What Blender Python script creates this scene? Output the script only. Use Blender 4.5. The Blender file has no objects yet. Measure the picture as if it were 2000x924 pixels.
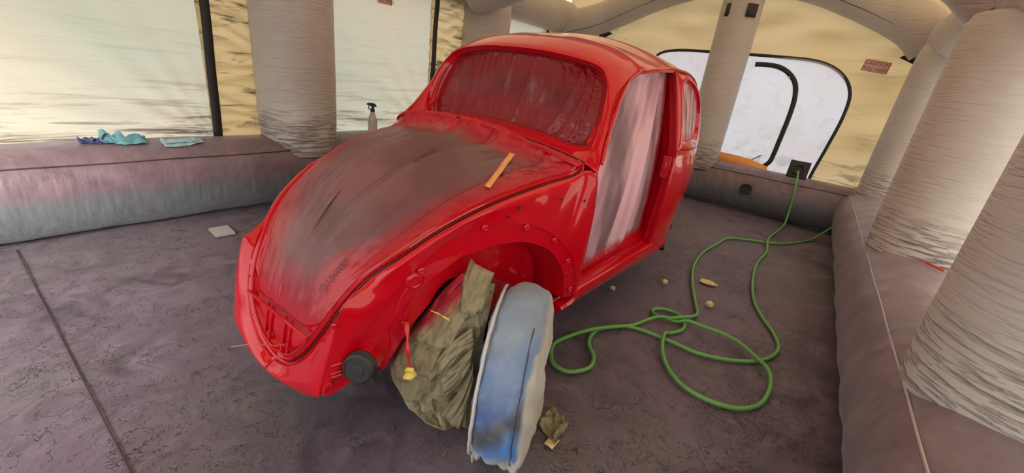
import bpy, bmesh, math, random
import numpy as np
from mathutils import Vector, Matrix, noise
random.seed(7)
C = bpy.context.scene.collection
SC = bpy.context.scene
PI = math.pi

# ------------------------------------------------------------------ camera, light, exposure
def make_camera():
    cam = bpy.data.cameras.new('camera'); o = bpy.data.objects.new('camera', cam); C.objects.link(o)
    yaw, pitch, roll = 3.733885930, 0.375938458, 0.129223008
    cy, sy, cp, sp = math.cos(yaw), math.sin(yaw), math.cos(pitch), math.sin(pitch)
    f = np.array([cy*cp, sy*cp, -sp]); r = np.array([sy, -cy, 0.]); u = np.cross(r, f)
    r2 = math.cos(roll)*r+math.sin(roll)*u; u2 = -math.sin(roll)*r+math.cos(roll)*u
    m = Matrix(((r2[0], u2[0], -f[0], 1.05413), (r2[1], u2[1], -f[1], 1.23463), (r2[2], u2[2], -f[2], 1.24955), (0, 0, 0, 1)))
    o.matrix_world = m
    cam.sensor_width = 36; cam.lens = 801.16/2000*36; cam.clip_start = .02; cam.clip_end = 200
    SC.camera = o
make_camera()
SC.view_settings.view_transform = 'Standard'; SC.view_settings.look = 'None'
SC.view_settings.gamma = 1; SC.view_settings.use_curve_mapping = False
SC.view_settings.exposure = 0.2
SC.cycles.max_bounces = 10; SC.cycles.diffuse_bounces = 6; SC.cycles.transparent_max_bounces = 12
SC.cycles.sample_clamp_indirect = 6

SKY = 1.45; SUNSIDE = .5
w = bpy.data.worlds.new('daylight'); SC.world = w; w.use_nodes = True
nt = w.node_tree; nt.nodes.clear()
wo = nt.nodes.new('ShaderNodeOutputWorld'); bg = nt.nodes.new('ShaderNodeBackground')
tc = nt.nodes.new('ShaderNodeTexCoord'); sx = nt.nodes.new('ShaderNodeSeparateXYZ'); rp = nt.nodes.new('ShaderNodeValToRGB')
mr = nt.nodes.new('ShaderNodeMapRange'); mr.inputs[1].default_value = -1; mr.inputs[2].default_value = 1
nt.links.new(tc.outputs['Generated'], sx.inputs[0]); nt.links.new(sx.outputs['Z'], mr.inputs[0]); nt.links.new(mr.outputs[0], rp.inputs[0])
e = rp.color_ramp.elements
e[0].position = .44; e[0].color = (.05, .046, .043, 1); e[1].position = .53; e[1].color = (.95, .95, .95, 1)
x_ = rp.color_ramp.elements.new(1.0); x_.color = (.90, .93, .96, 1)
# the sky is brightest beyond the open end of the tent (+x)
mx_ = nt.nodes.new('ShaderNodeMath'); mx_.operation = 'MAXIMUM'; mx_.inputs[1].default_value = 0
pw_ = nt.nodes.new('ShaderNodeMath'); pw_.operation = 'POWER'; pw_.inputs[1].default_value = 1.5
ml_ = nt.nodes.new('ShaderNodeMath'); ml_.operation = 'MULTIPLY_ADD'; ml_.inputs[1].default_value = SKY*SUNSIDE; ml_.inputs[2].default_value = SKY
nt.links.new(sx.outputs['X'], mx_.inputs[0]); nt.links.new(mx_.outputs[0], pw_.inputs[0]); nt.links.new(pw_.outputs[0], ml_.inputs[0]); nt.links.new(ml_.outputs[0], bg.inputs[1])
nt.links.new(rp.outputs[0], bg.inputs[0]); nt.links.new(bg.outputs[0], wo.inputs[0])
sun = bpy.data.lights.new('sun', 'SUN'); sun.energy = 7.5; sun.angle = math.radians(20); sun.color = (1, .965, .92)
so = bpy.data.objects.new('sun', sun); C.objects.link(so); so.rotation_euler = Vector((-.50, -.80, -.50)).to_track_quat('-Z', 'Y').to_euler()

# ------------------------------------------------------------------ helpers
def V(*a): return np.array(a, float)
def cr(P, t):
    n = len(P)-1; t = min(max(t, 0), n-1e-9); i = int(t); f = t-i
    p1, p2 = P[i], P[i+1]; p0 = P[i-1] if i > 0 else 2*p1-p2; p3 = P[i+2] if i+2 <= n else 2*p2-p1
    return .5*((2*p1)+(-p0+p2)*f+(2*p0-5*p1+4*p2-p3)*f*f+(-p0+3*p1-3*p2+p3)*f**3)
def spl(pts, n, k=24):
    P = [np.array(p, float) for p in pts]
    if len(P) == 2: return np.array([P[0]+(P[1]-P[0])*i/(n-1) for i in range(n)])
    Q = np.array([cr(P, (len(P)-1)*i/(k*(len(P)-1))) for i in range(k*(len(P)-1)+1)])
    s = np.r_[0, np.cumsum(np.linalg.norm(np.diff(Q, axis=0), axis=1))]
    t = np.linspace(0, s[-1], n)
    return np.stack([np.interp(t, s, Q[:, j]) for j in range(Q.shape[1])], 1)
def seg(parts, ns):
    out = [spl(p, n) for p, n in zip(parts, ns)]
    return np.concatenate([out[0]]+[o[1:] for o in out[1:]])
def rows_between(keys, m):
    K = [np.array(k) for k in keys]
    return [cr(K, (len(K)-1)*i/m) for i in range(m+1)]
class MB:
    def __init__(s): s.v = []; s.f = []; s.a = []; s.mi = []
    def grid(s, G, closed=False, attr=None, mi=0):
        G = [np.asarray(r) for r in G]; n = len(G[0]); b = len(s.v)
        for j, r in enumerate(G):
            for i, p in enumerate(r): s.v.append(tuple(p)); s.a.append(attr[j][i] if attr is not None else 0.)
        for j in range(len(G)-1):
            for i in range(n if closed else n-1):
                i2 = (i+1) % n
                s.f.append((b+j*n+i, b+j*n+i2, b+(j+1)*n+i2, b+(j+1)*n+i)); s.mi.append(mi)
    def cap(s, r, mi=0):
        b = len(s.v); c = np.mean(r, axis=0); s.v += [tuple(p) for p in r]+[tuple(c)]; s.a += [0.]*(len(r)+1)
        n = len(r)
        for i in range(n): s.f.append((b+i, b+(i+1) % n, b+n)); s.mi.append(mi)
    def tube(s, pts, r, k=10, mi=0, caps=True, flat=1.0):
        P = np.array(pts, float); n = len(P); T = np.gradient(P, axis=0)
        T /= np.linalg.norm(T, axis=1)[:, None]+1e-12
        up = V(0, 0, 1) if abs(T[0][2]) < .9 else V(1, 0, 0)
        N = np.cross(T[0], up); N /= np.linalg.norm(N); R = []
        for i in range(n):
            N = N-T[i]*(N@T[i]); N /= np.linalg.norm(N)+1e-12; B = np.cross(T[i], N)
            rr = r[i] if hasattr(r, '__len__') else r
            R.append([P[i]+rr*(math.cos(2*PI*j/k)*N+flat*math.sin(2*PI*j/k)*B) for j in range(k)])
        s.grid(R, True, mi=mi)
        if caps: s.cap(R[0], mi); s.cap(R[-1], mi)
    def box(s, c, d, rot=None, mi=0, bev=0):
        b = len(s.v); c = np.array(c, float)
        for q in ((-1,-1,-1),(1,-1,-1),(1,1,-1),(-1,1,-1),(-1,-1,1),(1,-1,1),(1,1,1),(-1,1,1)):
            p = np.array(q)*np.array(d)/2
            if rot is not None: p = np.array(rot @ Vector(p))
            s.v.append(tuple(c+p)); s.a.append(0.)
        for f in ((0,3,2,1),(4,5,6,7),(0,1,5,4),(1,2,6,5),(2,3,7,6),(3,0,4,7)):
            s.f.append(tuple(b+i for i in f)); s.mi.append(mi)
    def mirror(s):
        b = len(s.v); s.v += [(x, -y, z) for x, y, z in s.v[:b]]; s.a += s.a[:b]
        fs = [tuple(b+i for i in reversed(f)) for f in s.f]; s.f += fs; s.mi += s.mi[:len(fs)]
    def build(s, name, mats, parent=None, smooth=True, merge=5e-4, angle=40, solid=0, bevel=0, sub=0, off=-1, attrname='edge'):
        me = bpy.data.meshes.new(name); me.from_pydata(s.v, [], s.f)
        mats = mats if isinstance(mats, (list, tuple)) else [mats]
        for m in mats: me.materials.append(m)
        if any(s.mi):
            for p, i in zip(me.polygons, s.mi): p.material_index = i
        if any(s.a):
            at = me.attributes.new(attrname, 'FLOAT', 'POINT')
            at.data.foreach_set('value', np.array(s.a, np.float32))
        bm = bmesh.new(); bm.from_mesh(me)
        if merge: bmesh.ops.remove_doubles(bm, verts=bm.verts, dist=merge)
        bmesh.ops.recalc_face_normals(bm, faces=bm.faces)
        bm.to_mesh(me); bm.free()
        if smooth:
            me.shade_smooth(); me.set_sharp_from_angle(angle=math.radians(angle))
        o = bpy.data.objects.new(name, me); C.objects.link(o)
        if parent is not None: o.parent = parent
        if solid:
            md = o.modifiers.new('thick', 'SOLIDIFY'); md.thickness = solid; md.offset = off
        if bevel:
            md = o.modifiers.new('bevel', 'BEVEL'); md.width = bevel; md.segments = 2; md.limit_method = 'ANGLE'
        if sub:
            md = o.modifiers.new('sub', 'SUBSURF'); md.levels = sub; md.render_levels = sub
        return o
def text_mesh(name, cu, root, M):
    t_ = bpy.data.objects.new(name, cu); C.objects.link(t_); dg = bpy.context.evaluated_depsgraph_get()
    me = bpy.data.meshes.new_from_object(t_.evaluated_get(dg)); me.name = name; bpy.data.objects.remove(t_)
    o = bpy.data.objects.new(name, me); C.objects.link(o); o.parent = root; o.matrix_local = M
    return o
def tag(o, label=None, cat=None, group=None, kind=None):
    if label: o['label'] = label
    if cat: o['category'] = cat
    if group: o['group'] = group
    if kind: o['kind'] = kind
    return o
def empty(name, loc, label, cat, group=None):
    o = bpy.data.objects.new(name, None); C.objects.link(o); o.location = loc; o.empty_display_size = .1
    bpy.context.view_layer.update()
    return tag(o, label, cat, group)
def coons(b, t, l, r, nu, nv):
    # b,t run left->right (nu pts), l,r run bottom->top (nv pts)
    b, t, l, r = spl(b, nu) if len(b) != nu else np.array(b), spl(t, nu) if len(t) != nu else np.array(t), spl(l, nv) if len(l) != nv else np.array(l), spl(r, nv) if len(r) != nv else np.array(r)
    G = []
    for j in range(nv):
        v = j/(nv-1); row = []
        for i in range(nu):
            u = i/(nu-1)
            row.append((1-v)*b[i]+v*t[i]+(1-u)*l[j]+u*r[j]-((1-u)*(1-v)*b[0]+u*(1-v)*b[-1]+(1-u)*v*t[0]+u*v*t[-1]))
        G.append(np.array(row))
    return G
def displace_grid(G, fn):
    G = np.array(G); nv, nu = G.shape[:2]
    du = np.gradient(G, axis=1); dv = np.gradient(G, axis=0); N = np.cross(du, dv); N /= np.linalg.norm(N, axis=2)[..., None]+1e-12
    for j in range(nv):
        for i in range(nu): G[j, i] += N[j, i]*fn(i/(nu-1), j/(nv-1))
    return G
def nz(x, y, z=0., sc=1.): return noise.noise(Vector((x*sc, y*sc, z*sc)))
def fbm(x, y, z=0.): return noise.fractal(Vector((x, y, z)), 1.0, 2.0, 4)

# ------------------------------------------------------------------ materials
class NT:
    def __init__(s, name):
        s.m = bpy.data.materials.new(name); s.m.use_nodes = True; s.t = s.m.node_tree; s.t.nodes.clear()
        s.out = s.t.nodes.new('ShaderNodeOutputMaterial')
    def n(s, ty, **kw):
        o = s.t.nodes.new('ShaderNode'+ty)
        for k, v in kw.items():
            if k in o.inputs.keys(): s.set(o.inputs[k], v)
            else: setattr(o, k, v)
        return o
    def set(s, inp, v):
        if hasattr(v, 'is_output'): s.t.links.new(v, inp)
        else: inp.default_value = v
    def link(s, a, b): s.t.links.new(a, b)
    def coord(s, kind='Object', scale=(1, 1, 1), rot=(0, 0, 0), loc=(0, 0, 0)):
        tc = s.n('TexCoord'); mp = s.n('Mapping'); s.link(tc.outputs[kind], mp.inputs['Vector'])
        mp.inputs['Scale'].default_value = scale; mp.inputs['Rotation'].default_value = rot; mp.inputs['Location'].default_value = loc
        return mp.outputs[0]
    def noise(s, vec, scale=5., detail=6., rough=.55, dist=0.):
        o = s.n('TexNoise'); s.link(vec, o.inputs['Vector']); o.inputs['Scale'].default_value = scale
        o.inputs['Detail'].default_value = detail; o.inputs['Roughness'].default_value = rough; o.inputs['Distortion'].default_value = dist
        return o.outputs['Fac']
    def ramp(s, fac, stops):
        o = s.n('ValToRGB'); s.link(fac, o.inputs[0]); e = o.color_ramp.elements
        while len(e) < len(stops): e.new(.5)
        for a, (p, c) in zip(e, stops):
            a.position = p; a.color = (c, c, c, 1) if not hasattr(c, '__len__') else (*c, 1)
        return o.outputs[0]
    def mix(s, fac, a, b, mode='MIX'):
        o = s.n('Mix', data_type='RGBA', blend_type=mode)
        for i, v in ((0, fac), (6, a), (7, b)):
            if hasattr(v, 'is_output'): s.link(v, o.inputs[i])
            else: o.inputs[i].default_value = v if i == 0 else ((*v, 1) if len(v) == 3 else v)
        return o.outputs[2]
    def math(s, op, a, b=0., c=0.):
        o = s.n('Math', operation=op)
        for i, v in enumerate((a, b, c)):
            if hasattr(v, 'is_output'): s.link(v, o.inputs[i])
            else: o.inputs[i].default_value = v
        return o.outputs[0]
    def bump(s, h, strength=.3, dist=.01, normal=None):
        o = s.n('Bump'); s.link(h, o.inputs['Height']); s.set(o.inputs['Strength'], strength); o.inputs['Distance'].default_value = dist
        if normal is not None: s.link(normal, o.inputs['Normal'])
        return o.outputs[0]
    def pbr(s, base, rough=.5, normal=None, **kw):
        o = s.n('BsdfPrincipled')
        if hasattr(base, 'is_output'): s.link(base, o.inputs['Base Color'])
        else: o.inputs['Base Color'].default_value = (*base, 1)
        s.set(o.inputs['Roughness'], rough)
        if normal is not None: s.link(normal, o.inputs['Normal'])
        for k, v in kw.items(): s.set(o.inputs[k.replace('_', ' ')], v)
        return o.outputs[0]
    def done(s, sh): s.link(sh, s.out.inputs[0]); return s.m

def simple(name, col, rough=.5, bumpscale=None, bs=.2, **kw):
    t = NT(name); n = None
    if bumpscale: n = t.bump(t.noise(t.coord(), bumpscale), bs, .004)
    return t.done(t.pbr(col, rough, n, **kw))

def m_paint():
    t = NT('red_gloss_paint'); c = t.coord('Object')
    return t.done(t.pbr((.52, .0, .009), .5, None, Coat_Weight=1.0, Coat_Roughness=.015, Coat_IOR=1.5, Specular_IOR_Level=.05))
def m_floor():
    t = NT('flaking_painted_floor'); c = t.coord('Object')
    big = t.noise(c, 1.1, 5, .6, .4); med = t.noise(c, 5.5, 8, .65, 1.2); fine = t.noise(c, 60, 4, .6)
    col = t.ramp(med, [(.32, (.055, .042, .056)), (.50, (.108, .082, .108)), (.68, (.180, .138, .178))])
    col = t.mix(t.ramp(big, [(.40, 0.), (.62, .8)]), col, (.155, .110, .150))
    col = t.mix(t.ramp(t.noise(t.coord('Object', loc=(3, 7, 0)), .9, 3), [(.5, 0.), (.65, .5)]), col, (.135, .125, .115))
    # flake outlines: warped voronoi edges, only in patches
    wv = t.n('TexNoise'); t.link(c, wv.inputs['Vector']); wv.inputs['Scale'].default_value = 7; wv.inputs['Detail'].default_value = 5
    add = t.n('MixRGB', blend_type='LINEAR_LIGHT'); add.inputs[0].default_value = .22; t.link(c, add.inputs[1]); t.link(wv.outputs['Color'], add.inputs[2])
    mp = t.n('Mapping'); t.link(add.outputs[0], mp.inputs['Vector']); mp.inputs['Scale'].default_value = (6.5, 9.5, 1); mp.inputs['Rotation'].default_value = (0, 0, .5)
    vo = t.n('TexVoronoi', feature='DISTANCE_TO_EDGE'); t.link(mp.outputs[0], vo.inputs['Vector']); vo.inputs['Scale'].default_value = 1.6
    crack = t.ramp(vo.outputs['Distance'], [(0., 1.), (.022, 0.)])
    patch = t.ramp(t.noise(c, 2.6, 6, .7, .8), [(.46, 0.), (.52, 1.)])
    cr_ = t.math('MULTIPLY', crack, patch)
    col = t.mix(t.math('MULTIPLY', cr_, .8), col, (.022, .015, .02))
    mp2 = t.n('Mapping'); t.link(add.outputs[0], mp2.inputs['Vector']); mp2.inputs['Scale'].default_value = (13, 20, 1); mp2.inputs['Rotation'].default_value = (0, 0, -.35); mp2.inputs['Location'].default_value = (3, 5, 0)
    vo2 = t.n('TexVoronoi', feature='DISTANCE_TO_EDGE'); t.link(mp2.outputs[0], vo2.inputs['Vector']); vo2.inputs['Scale'].default_value = 1.5
    c2 = t.math('MULTIPLY', t.ramp(vo2.outputs['Distance'], [(0., 1.), (.035, 0.)]), t.ramp(t.noise(t.coord('Object', loc=(9, 2, 0)), 3.4, 6, .7, .8), [(.50, 0.), (.56, 1.)]))
    col = t.mix(t.math('MULTIPLY', c2, .7), col, (.028, .018, .026))
    cr_ = t.math('MAXIMUM', cr_, c2)
    fl = t.ramp(t.noise(t.coord('Object', scale=(1, 1.6, 1)), 15, 8, .7, 1.5), [(.66, 0.), (.70, 1.)])
    col = t.mix(t.math('MULTIPLY', fl, .35), col, (.30, .25, .27))
    h = t.math('ADD', t.math('MULTIPLY', med, .5), t.math('ADD', t.math('MULTIPLY', cr_, -.5), t.math('MULTIPLY', fine, .12)))
    n = t.bump(h, .55, .012)
    return t.done(t.pbr(col, t.ramp(med, [(.3, .42), (.7, .62)]), n, Specular_IOR_Level=.45))
def m_tube(lowc=((.085, .092, .10), (.135, .145, .155)), name='two_tone_tube_fabric'):
    t = NT(name); c = t.coord('Object')
    geo = t.n('NewGeometry'); s = t.n('SeparateXYZ'); t.link(geo.outputs['Position'], s.inputs[0])
    hz = t.math('ADD', s.outputs['Z'], t.math('MULTIPLY', t.math('SUBTRACT', t.noise(c, 3, 4), .5), .06))
    f = t.ramp(hz, [(.24, 0.), (.32, 1.)])     # separate tone on the upper half of the tube
    top = t.ramp(t.noise(c, 6, 8, .65, 1.), [(.3, (.120, .080, .092)), (.7, (.215, .145, .172))])
    low = t.ramp(t.noise(t.coord('Object', scale=(8, 8, .6)), 5, 4), [(.3, lowc[0]), (.7, lowc[1])])
    col = t.mix(f, low, top)
    fl = t.ramp(t.noise(c, 24, 5, .6, 1.), [(.73, 0.), (.75, 1.)])
    col = t.mix(t.math('MULTIPLY', fl, t.math('MULTIPLY', f, .7)), col, (.45, .40, .42))
    n = t.bump(t.noise(t.coord('Object', scale=(9, 9, 1.2)), 2.2, 4, .5), .35, .02)
    n = t.bump(t.noise(c, 300, 2), .08, .002, n)
    return t.done(t.pbr(col, .42, n, Specular_IOR_Level=.5, Sheen_Weight=.15))
def m_column():
    t = NT('pale_inflated_fabric'); 
    geo = t.n('NewGeometry'); s = t.n('SeparateXYZ'); t.link(geo.outputs['Position'], s.inputs[0])
    base = t.ramp(s.outputs['Z'], [(.45, 1.), (.80, .10)])
    w1 = t.noise(t.coord('Object', scale=(3.6, 3.6, 34), rot=(.10, .08, 0)), 2.0, 4, .5, .25)
    w2 = t.noise(t.coord('Object', scale=(5, 5, 60)), 2.0, 3, .5)
    crease = t.ramp(w1, [(.30, 0.), (.52, 1.)])
    col = t.ramp(t.noise(t.coord(), 2.2, 4), [(.3, (.46, .41, .38)), (.7, (.56, .515, .48))])
    # grime caught in the creases of the lower third
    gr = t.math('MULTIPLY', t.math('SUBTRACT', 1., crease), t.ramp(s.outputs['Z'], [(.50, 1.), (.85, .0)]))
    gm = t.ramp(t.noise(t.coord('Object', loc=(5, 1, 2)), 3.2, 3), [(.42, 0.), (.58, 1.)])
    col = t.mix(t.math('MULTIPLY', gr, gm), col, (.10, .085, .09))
    n = t.bump(t.math('MULTIPLY', crease, base), 1., .03)
    n = t.bump(w2, .12, .006, n)
    p = t.pbr(col, .48, n, Sheen_Weight=.2)
    tr = t.n('BsdfTranslucent', Color=(.62, .54, .46, 1)); mx = t.n('MixShader'); mx.inputs[0].default_value = .08
    t.link(p, mx.inputs[1]); t.link(tr.outputs[0], mx.inputs[2]); t.link(n, tr.inputs['Normal'])
    return t.done(mx.outputs[0])
def m_sheet(name, c1, c2, dark, tfac=.6, crease=None, seed=0., amount=.5, rough=.4, gloss=.3, tcol=None, trans=1.0):
    # translucent tent cloth: daylight outside comes through it; folded areas carry darker lines
    t = NT(name); c = t.coord('Object', loc=(seed, seed*1.7, seed*.3))
    col = t.ramp(t.noise(c, .9, 3, .5), [(.35, c1), (.65, c2)])
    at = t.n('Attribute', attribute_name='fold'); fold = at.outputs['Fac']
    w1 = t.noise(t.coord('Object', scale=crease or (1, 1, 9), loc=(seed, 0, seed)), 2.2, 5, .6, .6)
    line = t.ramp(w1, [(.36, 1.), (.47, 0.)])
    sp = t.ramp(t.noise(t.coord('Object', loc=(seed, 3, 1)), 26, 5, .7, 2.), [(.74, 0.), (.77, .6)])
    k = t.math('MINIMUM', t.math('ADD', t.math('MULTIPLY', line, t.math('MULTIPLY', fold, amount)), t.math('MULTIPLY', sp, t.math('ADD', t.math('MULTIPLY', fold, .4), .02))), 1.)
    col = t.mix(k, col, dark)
    n = t.bump(t.math('MULTIPLY', w1, t.math('ADD', fold, .12)), .7, .03)
    n = t.bump(t.noise(t.coord(), 14, 5, .6), .12, .01, n)
    p = t.pbr(col, rough, n, Specular_IOR_Level=gloss)
    tr = t.n('BsdfTranslucent'); t.link(t.mix(1., col, (trans, trans, trans), 'MULTIPLY'), tr.inputs[0]); t.link(n, tr.inputs['Normal'])
    mx = t.n('MixShader'); mx.inputs[0].default_value = tfac
    t.link(p, mx.inputs[1]); t.link(tr.outputs[0], mx.inputs[2])
    return t.done(mx.outputs[0])
def m_film(name, grey, see, red=(.42, .0, .012), lo=.02, hi=.16, rough=.22, seed=0., wr=(8, 8, 8)):
    # thin masking film; attribute 'edge' = distance in metres from the taped border, where the spray gun reached it
    t = NT(name); c = t.coord('Object', loc=(seed, 0, 0))
    e = t.n('Attribute', attribute_name='edge').outputs['Fac']
    d = t.math('ADD', e, t.math('MULTIPLY', t.math('SUBTRACT', t.noise(c, 4.5, 4, .6), .5), .09))
    f = t.ramp(t.math('DIVIDE', d, 1.0), [(lo, 1.), (lo+(hi-lo)*.4, .72), (hi, 0.)])
    cloud = t.ramp(t.noise(c, 2.6, 3), [(.35, 0.), (.7, .55)])
    dust = t.ramp(t.noise(c, 120, 5, .8), [(.60, 0.), (.68, .45)])
    g = t.mix(cloud, grey, (grey[0]*1.25+.04, grey[1]*.75, grey[2]*.95))
    g = t.mix(dust, g, (min(1, grey[0]*2.2), min(1, grey[1]*2.1), min(1, grey[2]*2.1)))
    col = t.mix(f, g, red)
    n1 = t.noise(t.coord('Object', scale=wr), 1.0, 4, .55, .3)
    n = t.bump(n1, .35, .02); n = t.bump(t.noise(c, 26, 4, .6, .6), t.math('ADD', t.math('MULTIPLY', f, .35), .05), .006, n)
    p = t.pbr(col, t.math('ADD', rough, .12), n, Specular_IOR_Level=.32, Coat_Weight=t.math('ADD', t.math('MULTIPLY', f, .25), .10), Coat_Roughness=.06)
    tr = t.n('BsdfTransparent'); tr.inputs[0].default_value = (.9, .82, .84, 1); mx = t.n('MixShader')
    sv = t.ramp(t.noise(t.coord('Object', scale=(wr[0]*.6, wr[1]*.6, wr[2]*.6), loc=(seed, 1, 2)), 1.0, 2, .5), [(.40, 1.), (.60, 1-2.2*see if see < .44 else 0.)])
    t.link(t.math('MAXIMUM', f, sv), mx.inputs[0]); t.link(tr.outputs[0], mx.inputs[1]); t.link(p, mx.inputs[2])
    return t.done(mx.outputs[0])
def m_denim():
    t = NT('paint_stained_canvas'); c = t.coord('Object')
    a = t.n('Attribute', attribute_name='stain', attribute_type='GEOMETRY').outputs['Color']
    wv = t.noise(c, 420, 2); n1 = t.noise(c, 16, 6, .6, .8)
    col = t.mix(t.ramp(n1, [(.45, .0), (.85, .22)]), a, (.52, .52, .52))
    col = t.mix(t.ramp(wv, [(.4, 0.), (.7, .25)]), col, (.10, .11, .13))
    n = t.bump(n1, .4, .012); n = t.bump(wv, .3, .002, n)
    return t.done(t.pbr(col, .85, n, Sheen_Weight=.2))
def m_paper():
    t = NT('kraft_masking_paper'); c = t.coord('Object')
    vo = t.n('TexVoronoi'); t.link(c, vo.inputs['Vector']); vo.inputs['Scale'].default_value = 13
    r = t.n('Attribute', attribute_name='edge').outputs['Fac']
    col = t.ramp(t.noise(c, 7, 4), [(.3, (.20, .17, .095)), (.7, (.31, .265, .16))])
    f = t.ramp(t.math('ADD', r, t.math('MULTIPLY', t.math('SUBTRACT', t.noise(c, 11, 4), .5), .5)), [(.40, 0.), (.62, 1.)])
    col = t.mix(f, col, (.40, .015, .03))
    n = t.bump(vo.outputs['Distance'], .12, .02); n = t.bump(t.noise(c, 22, 5, .6, 1.), .2, .008, n)
    return t.done(t.pbr(col, .75, n))

RED = m_paint(); FLOOR = m_floor(); TUBE = m_tube(); TUBE_R = m_tube(((.105, .068, .085), (.17, .115, .135)), 'mauve_tube_fabric'); COL = m_column()
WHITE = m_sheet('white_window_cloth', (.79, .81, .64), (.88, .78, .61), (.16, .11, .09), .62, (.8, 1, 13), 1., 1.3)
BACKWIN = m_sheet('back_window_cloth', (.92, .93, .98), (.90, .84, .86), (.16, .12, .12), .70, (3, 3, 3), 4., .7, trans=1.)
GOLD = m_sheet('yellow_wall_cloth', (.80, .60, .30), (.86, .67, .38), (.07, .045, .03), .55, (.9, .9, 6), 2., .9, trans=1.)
ROOF = m_sheet('roof_cloth', (.62, .45, .27), (.70, .52, .33), (.3, .2, .12), .42, (2, 2, 2), 3., .4)
BLACK = simple('black_webbing', (.018, .016, .018), .6, 200)
DKSEAM = simple('dark_seam_thread', (.05, .03, .04), .7)
PALESEAM = simple('pale_piping', (.42, .34, .34), .6)
DARK = simple('sooty_underbody', (.012, .010, .010), .7)
INNER = simple('dull_red_inner_panel', (.16, .008, .012), .5)
RUBBER = simple('black_rubber', (.02, .02, .022), .55, 90)
FILM_H = m_film('hood_film', (.165, .085, .085), .12, lo=.012, hi=.13, rough=.30, wr=(5, 5, 5))
FILM_W = m_film('windshield_film', (.15, .055, .065), .2, red=(.20, .0, .008), lo=.05, hi=.27, seed=3., rough=.3, wr=(3, 14, 2))
FILM_D = m_film('door_film', (.66, .44, .52), .30, red=(.50, .0, .02), lo=.0, hi=.075, seed=6., rough=.22, wr=(7, 7, 1.5))
FILM_Q = m_film('quarter_film', (.60, .36, .40), .25, red=(.50, .01, .03), lo=.0, hi=.055, seed=8., rough=.2, wr=(40, 40, 4))
DENIM = m_denim(); PAPER = m_paper()
HOSE = simple('green_rubber', (.13, .36, .085), .42, 60, .1)
HOSE_D = HOSE
YEL = simple('yellow_tape', (.80, .62, .12), .6, 40)
YELCHIP = simple('dried_foam', (.72, .58, .26), .7, 60)

# ------------------------------------------------------------------ setting: floor
def ridge(x, y, p, q, w_, h):
    d = V(q[0]-p[0], q[1]-p[1]); L = math.hypot(*d); t = ((x-p[0])*d[0]+(y-p[1])*d[1])/L/L
    if t < -.1 or t > 1.1: return 0
    e = abs((x-p[0])*d[1]-(y-p[1])*d[0])/L+.006*math.sin(9*t+x)
    return h*math.exp(-(e/w_)**2)*max(0, math.sin(PI*min(1, max(0, (t+.1)/1.2))))
def fl_h(x, y):
    h = .004*fbm(x*1.3, y*1.3, 3)
    # pulled folds fanning out beside the right tube
    d = max(0., 1-abs(y-1.68)/.42)
    if d > 0:
        w_ = math.sin(11*x+5*y+2.5*nz(x, y*.6, 0, 1.5)); h += d**1.4*.028*(max(0, w_)**2.2)+d*.006*nz(x*7, y*3, 2)
    h += ridge(x, y, (.02, 1.12), (-.62, 1.52), .022, .016)+ridge(x, y, (-.3, 1.32), (-1.0, 1.66), .016, .012)
    h += ridge(x, y, (-2.1, 1.0), (-1.6, 1.66), .014, .010)+ridge(x, y, (-1.75, 1.1), (-1.3, 1.66), .012, .009)
    return h
b = MB()
X = np.concatenate([np.linspace(-5.2, -2.9, 60), np.linspace(-2.88, .6, 240), np.linspace(.64, 2.7, 50)]); Y = np.concatenate([np.linspace(-2.45, .9, 84)[:-1], np.linspace(.9, 2.15, 84)])
b.grid([[(x, y, fl_h(x, y)-.006) if y < 1.0 else (x, y, fl_h(x, y)-.006) for y in Y] for x in X])
fo = b.build('floor', FLOOR); tag(fo, kind='structure')
b = MB(); b.tube([(.945, y, .001+.001*math.sin(9*y)) for y in np.linspace(-2.15, .9, 40)], .0028, 6)
tag(b.build('floor_seam', DKSEAM, fo))

# ------------------------------------------------------------------ inflatable frame
def sup(a, p): return math.copysign(abs(a)**p, a)
def base_tube(name, p0, p1, half, h, label, inn, seam_ang, n=90, wr=.006, seed=0.):
    """tube lying on the floor; centre line p0->p1, half width, height h; inn = inward side sign of normal"""
    p0 = V(*p0, 0); p1 = V(*p1, 0); d = (p1-p0); L = np.linalg.norm(d); d /= L; nrm = V(-d[1], d[0], 0)*inn
    root = empty(name, tuple((p0+p1)/2), label, 'inflatable tube', 'inflatable tubes round the floor'); off = (p0+p1)/2
    G = []
    K = 44
    for i in range(n+1):
        s = L*i/n; c = p0+d*s-off; ring = []
        for k in range(K):
            a = 2*PI*k/K; ca, sa = math.cos(a), math.sin(a)
            px, pz = sup(ca, .80)*half, sup(sa, .86)*h/2+h/2
            wob = wr*(nz(s*5+seed, a*1.5, 0)+.6*nz(s*16+seed, a*1.2, 3)*(1 if pz < h*.6 else .5))
            px *= 1+wob/half; pz = h/2+(pz-h/2)*(1+wob/half)
            ring.append(c+nrm*px+V(0, 0, max(pz, .0)))
        G.append(ring)
    b = MB(); b.grid(G, True); b.cap(G[0]); b.cap(G[-1]); b.build('tube', TUBE_R if inn == -1 and 'right side' in label else TUBE, root, angle=60)
    a = math.radians(seam_ang)
    pts = [p0+d*s-off+nrm*(sup(math.cos(a), .80)*half+.003)+V(0, 0, sup(math.sin(a), .86)*h/2+h/2+.002*math.sin(s*9)+.003) for s in np.linspace(0, L, 120)]
    b = MB(); b.tube(pts, .004, 6); b.build('seam', PALESEAM if 'right side' in label else DKSEAM, root)
    return root
base_tube('inflatable_base_tube', (2.4, -2.36), (-4.98, -2.36), .27, .545, 'long grey base tube under the left wall, cloths and spray bottle on top', -1, 38, seed=1.)
base_tube('inflatable_base_tube', (-4.86, -2.25), (-4.80, 2.0), .25, .53, 'base tube across the back, under the white back window', -1, 44, seed=5., n=60)
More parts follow.
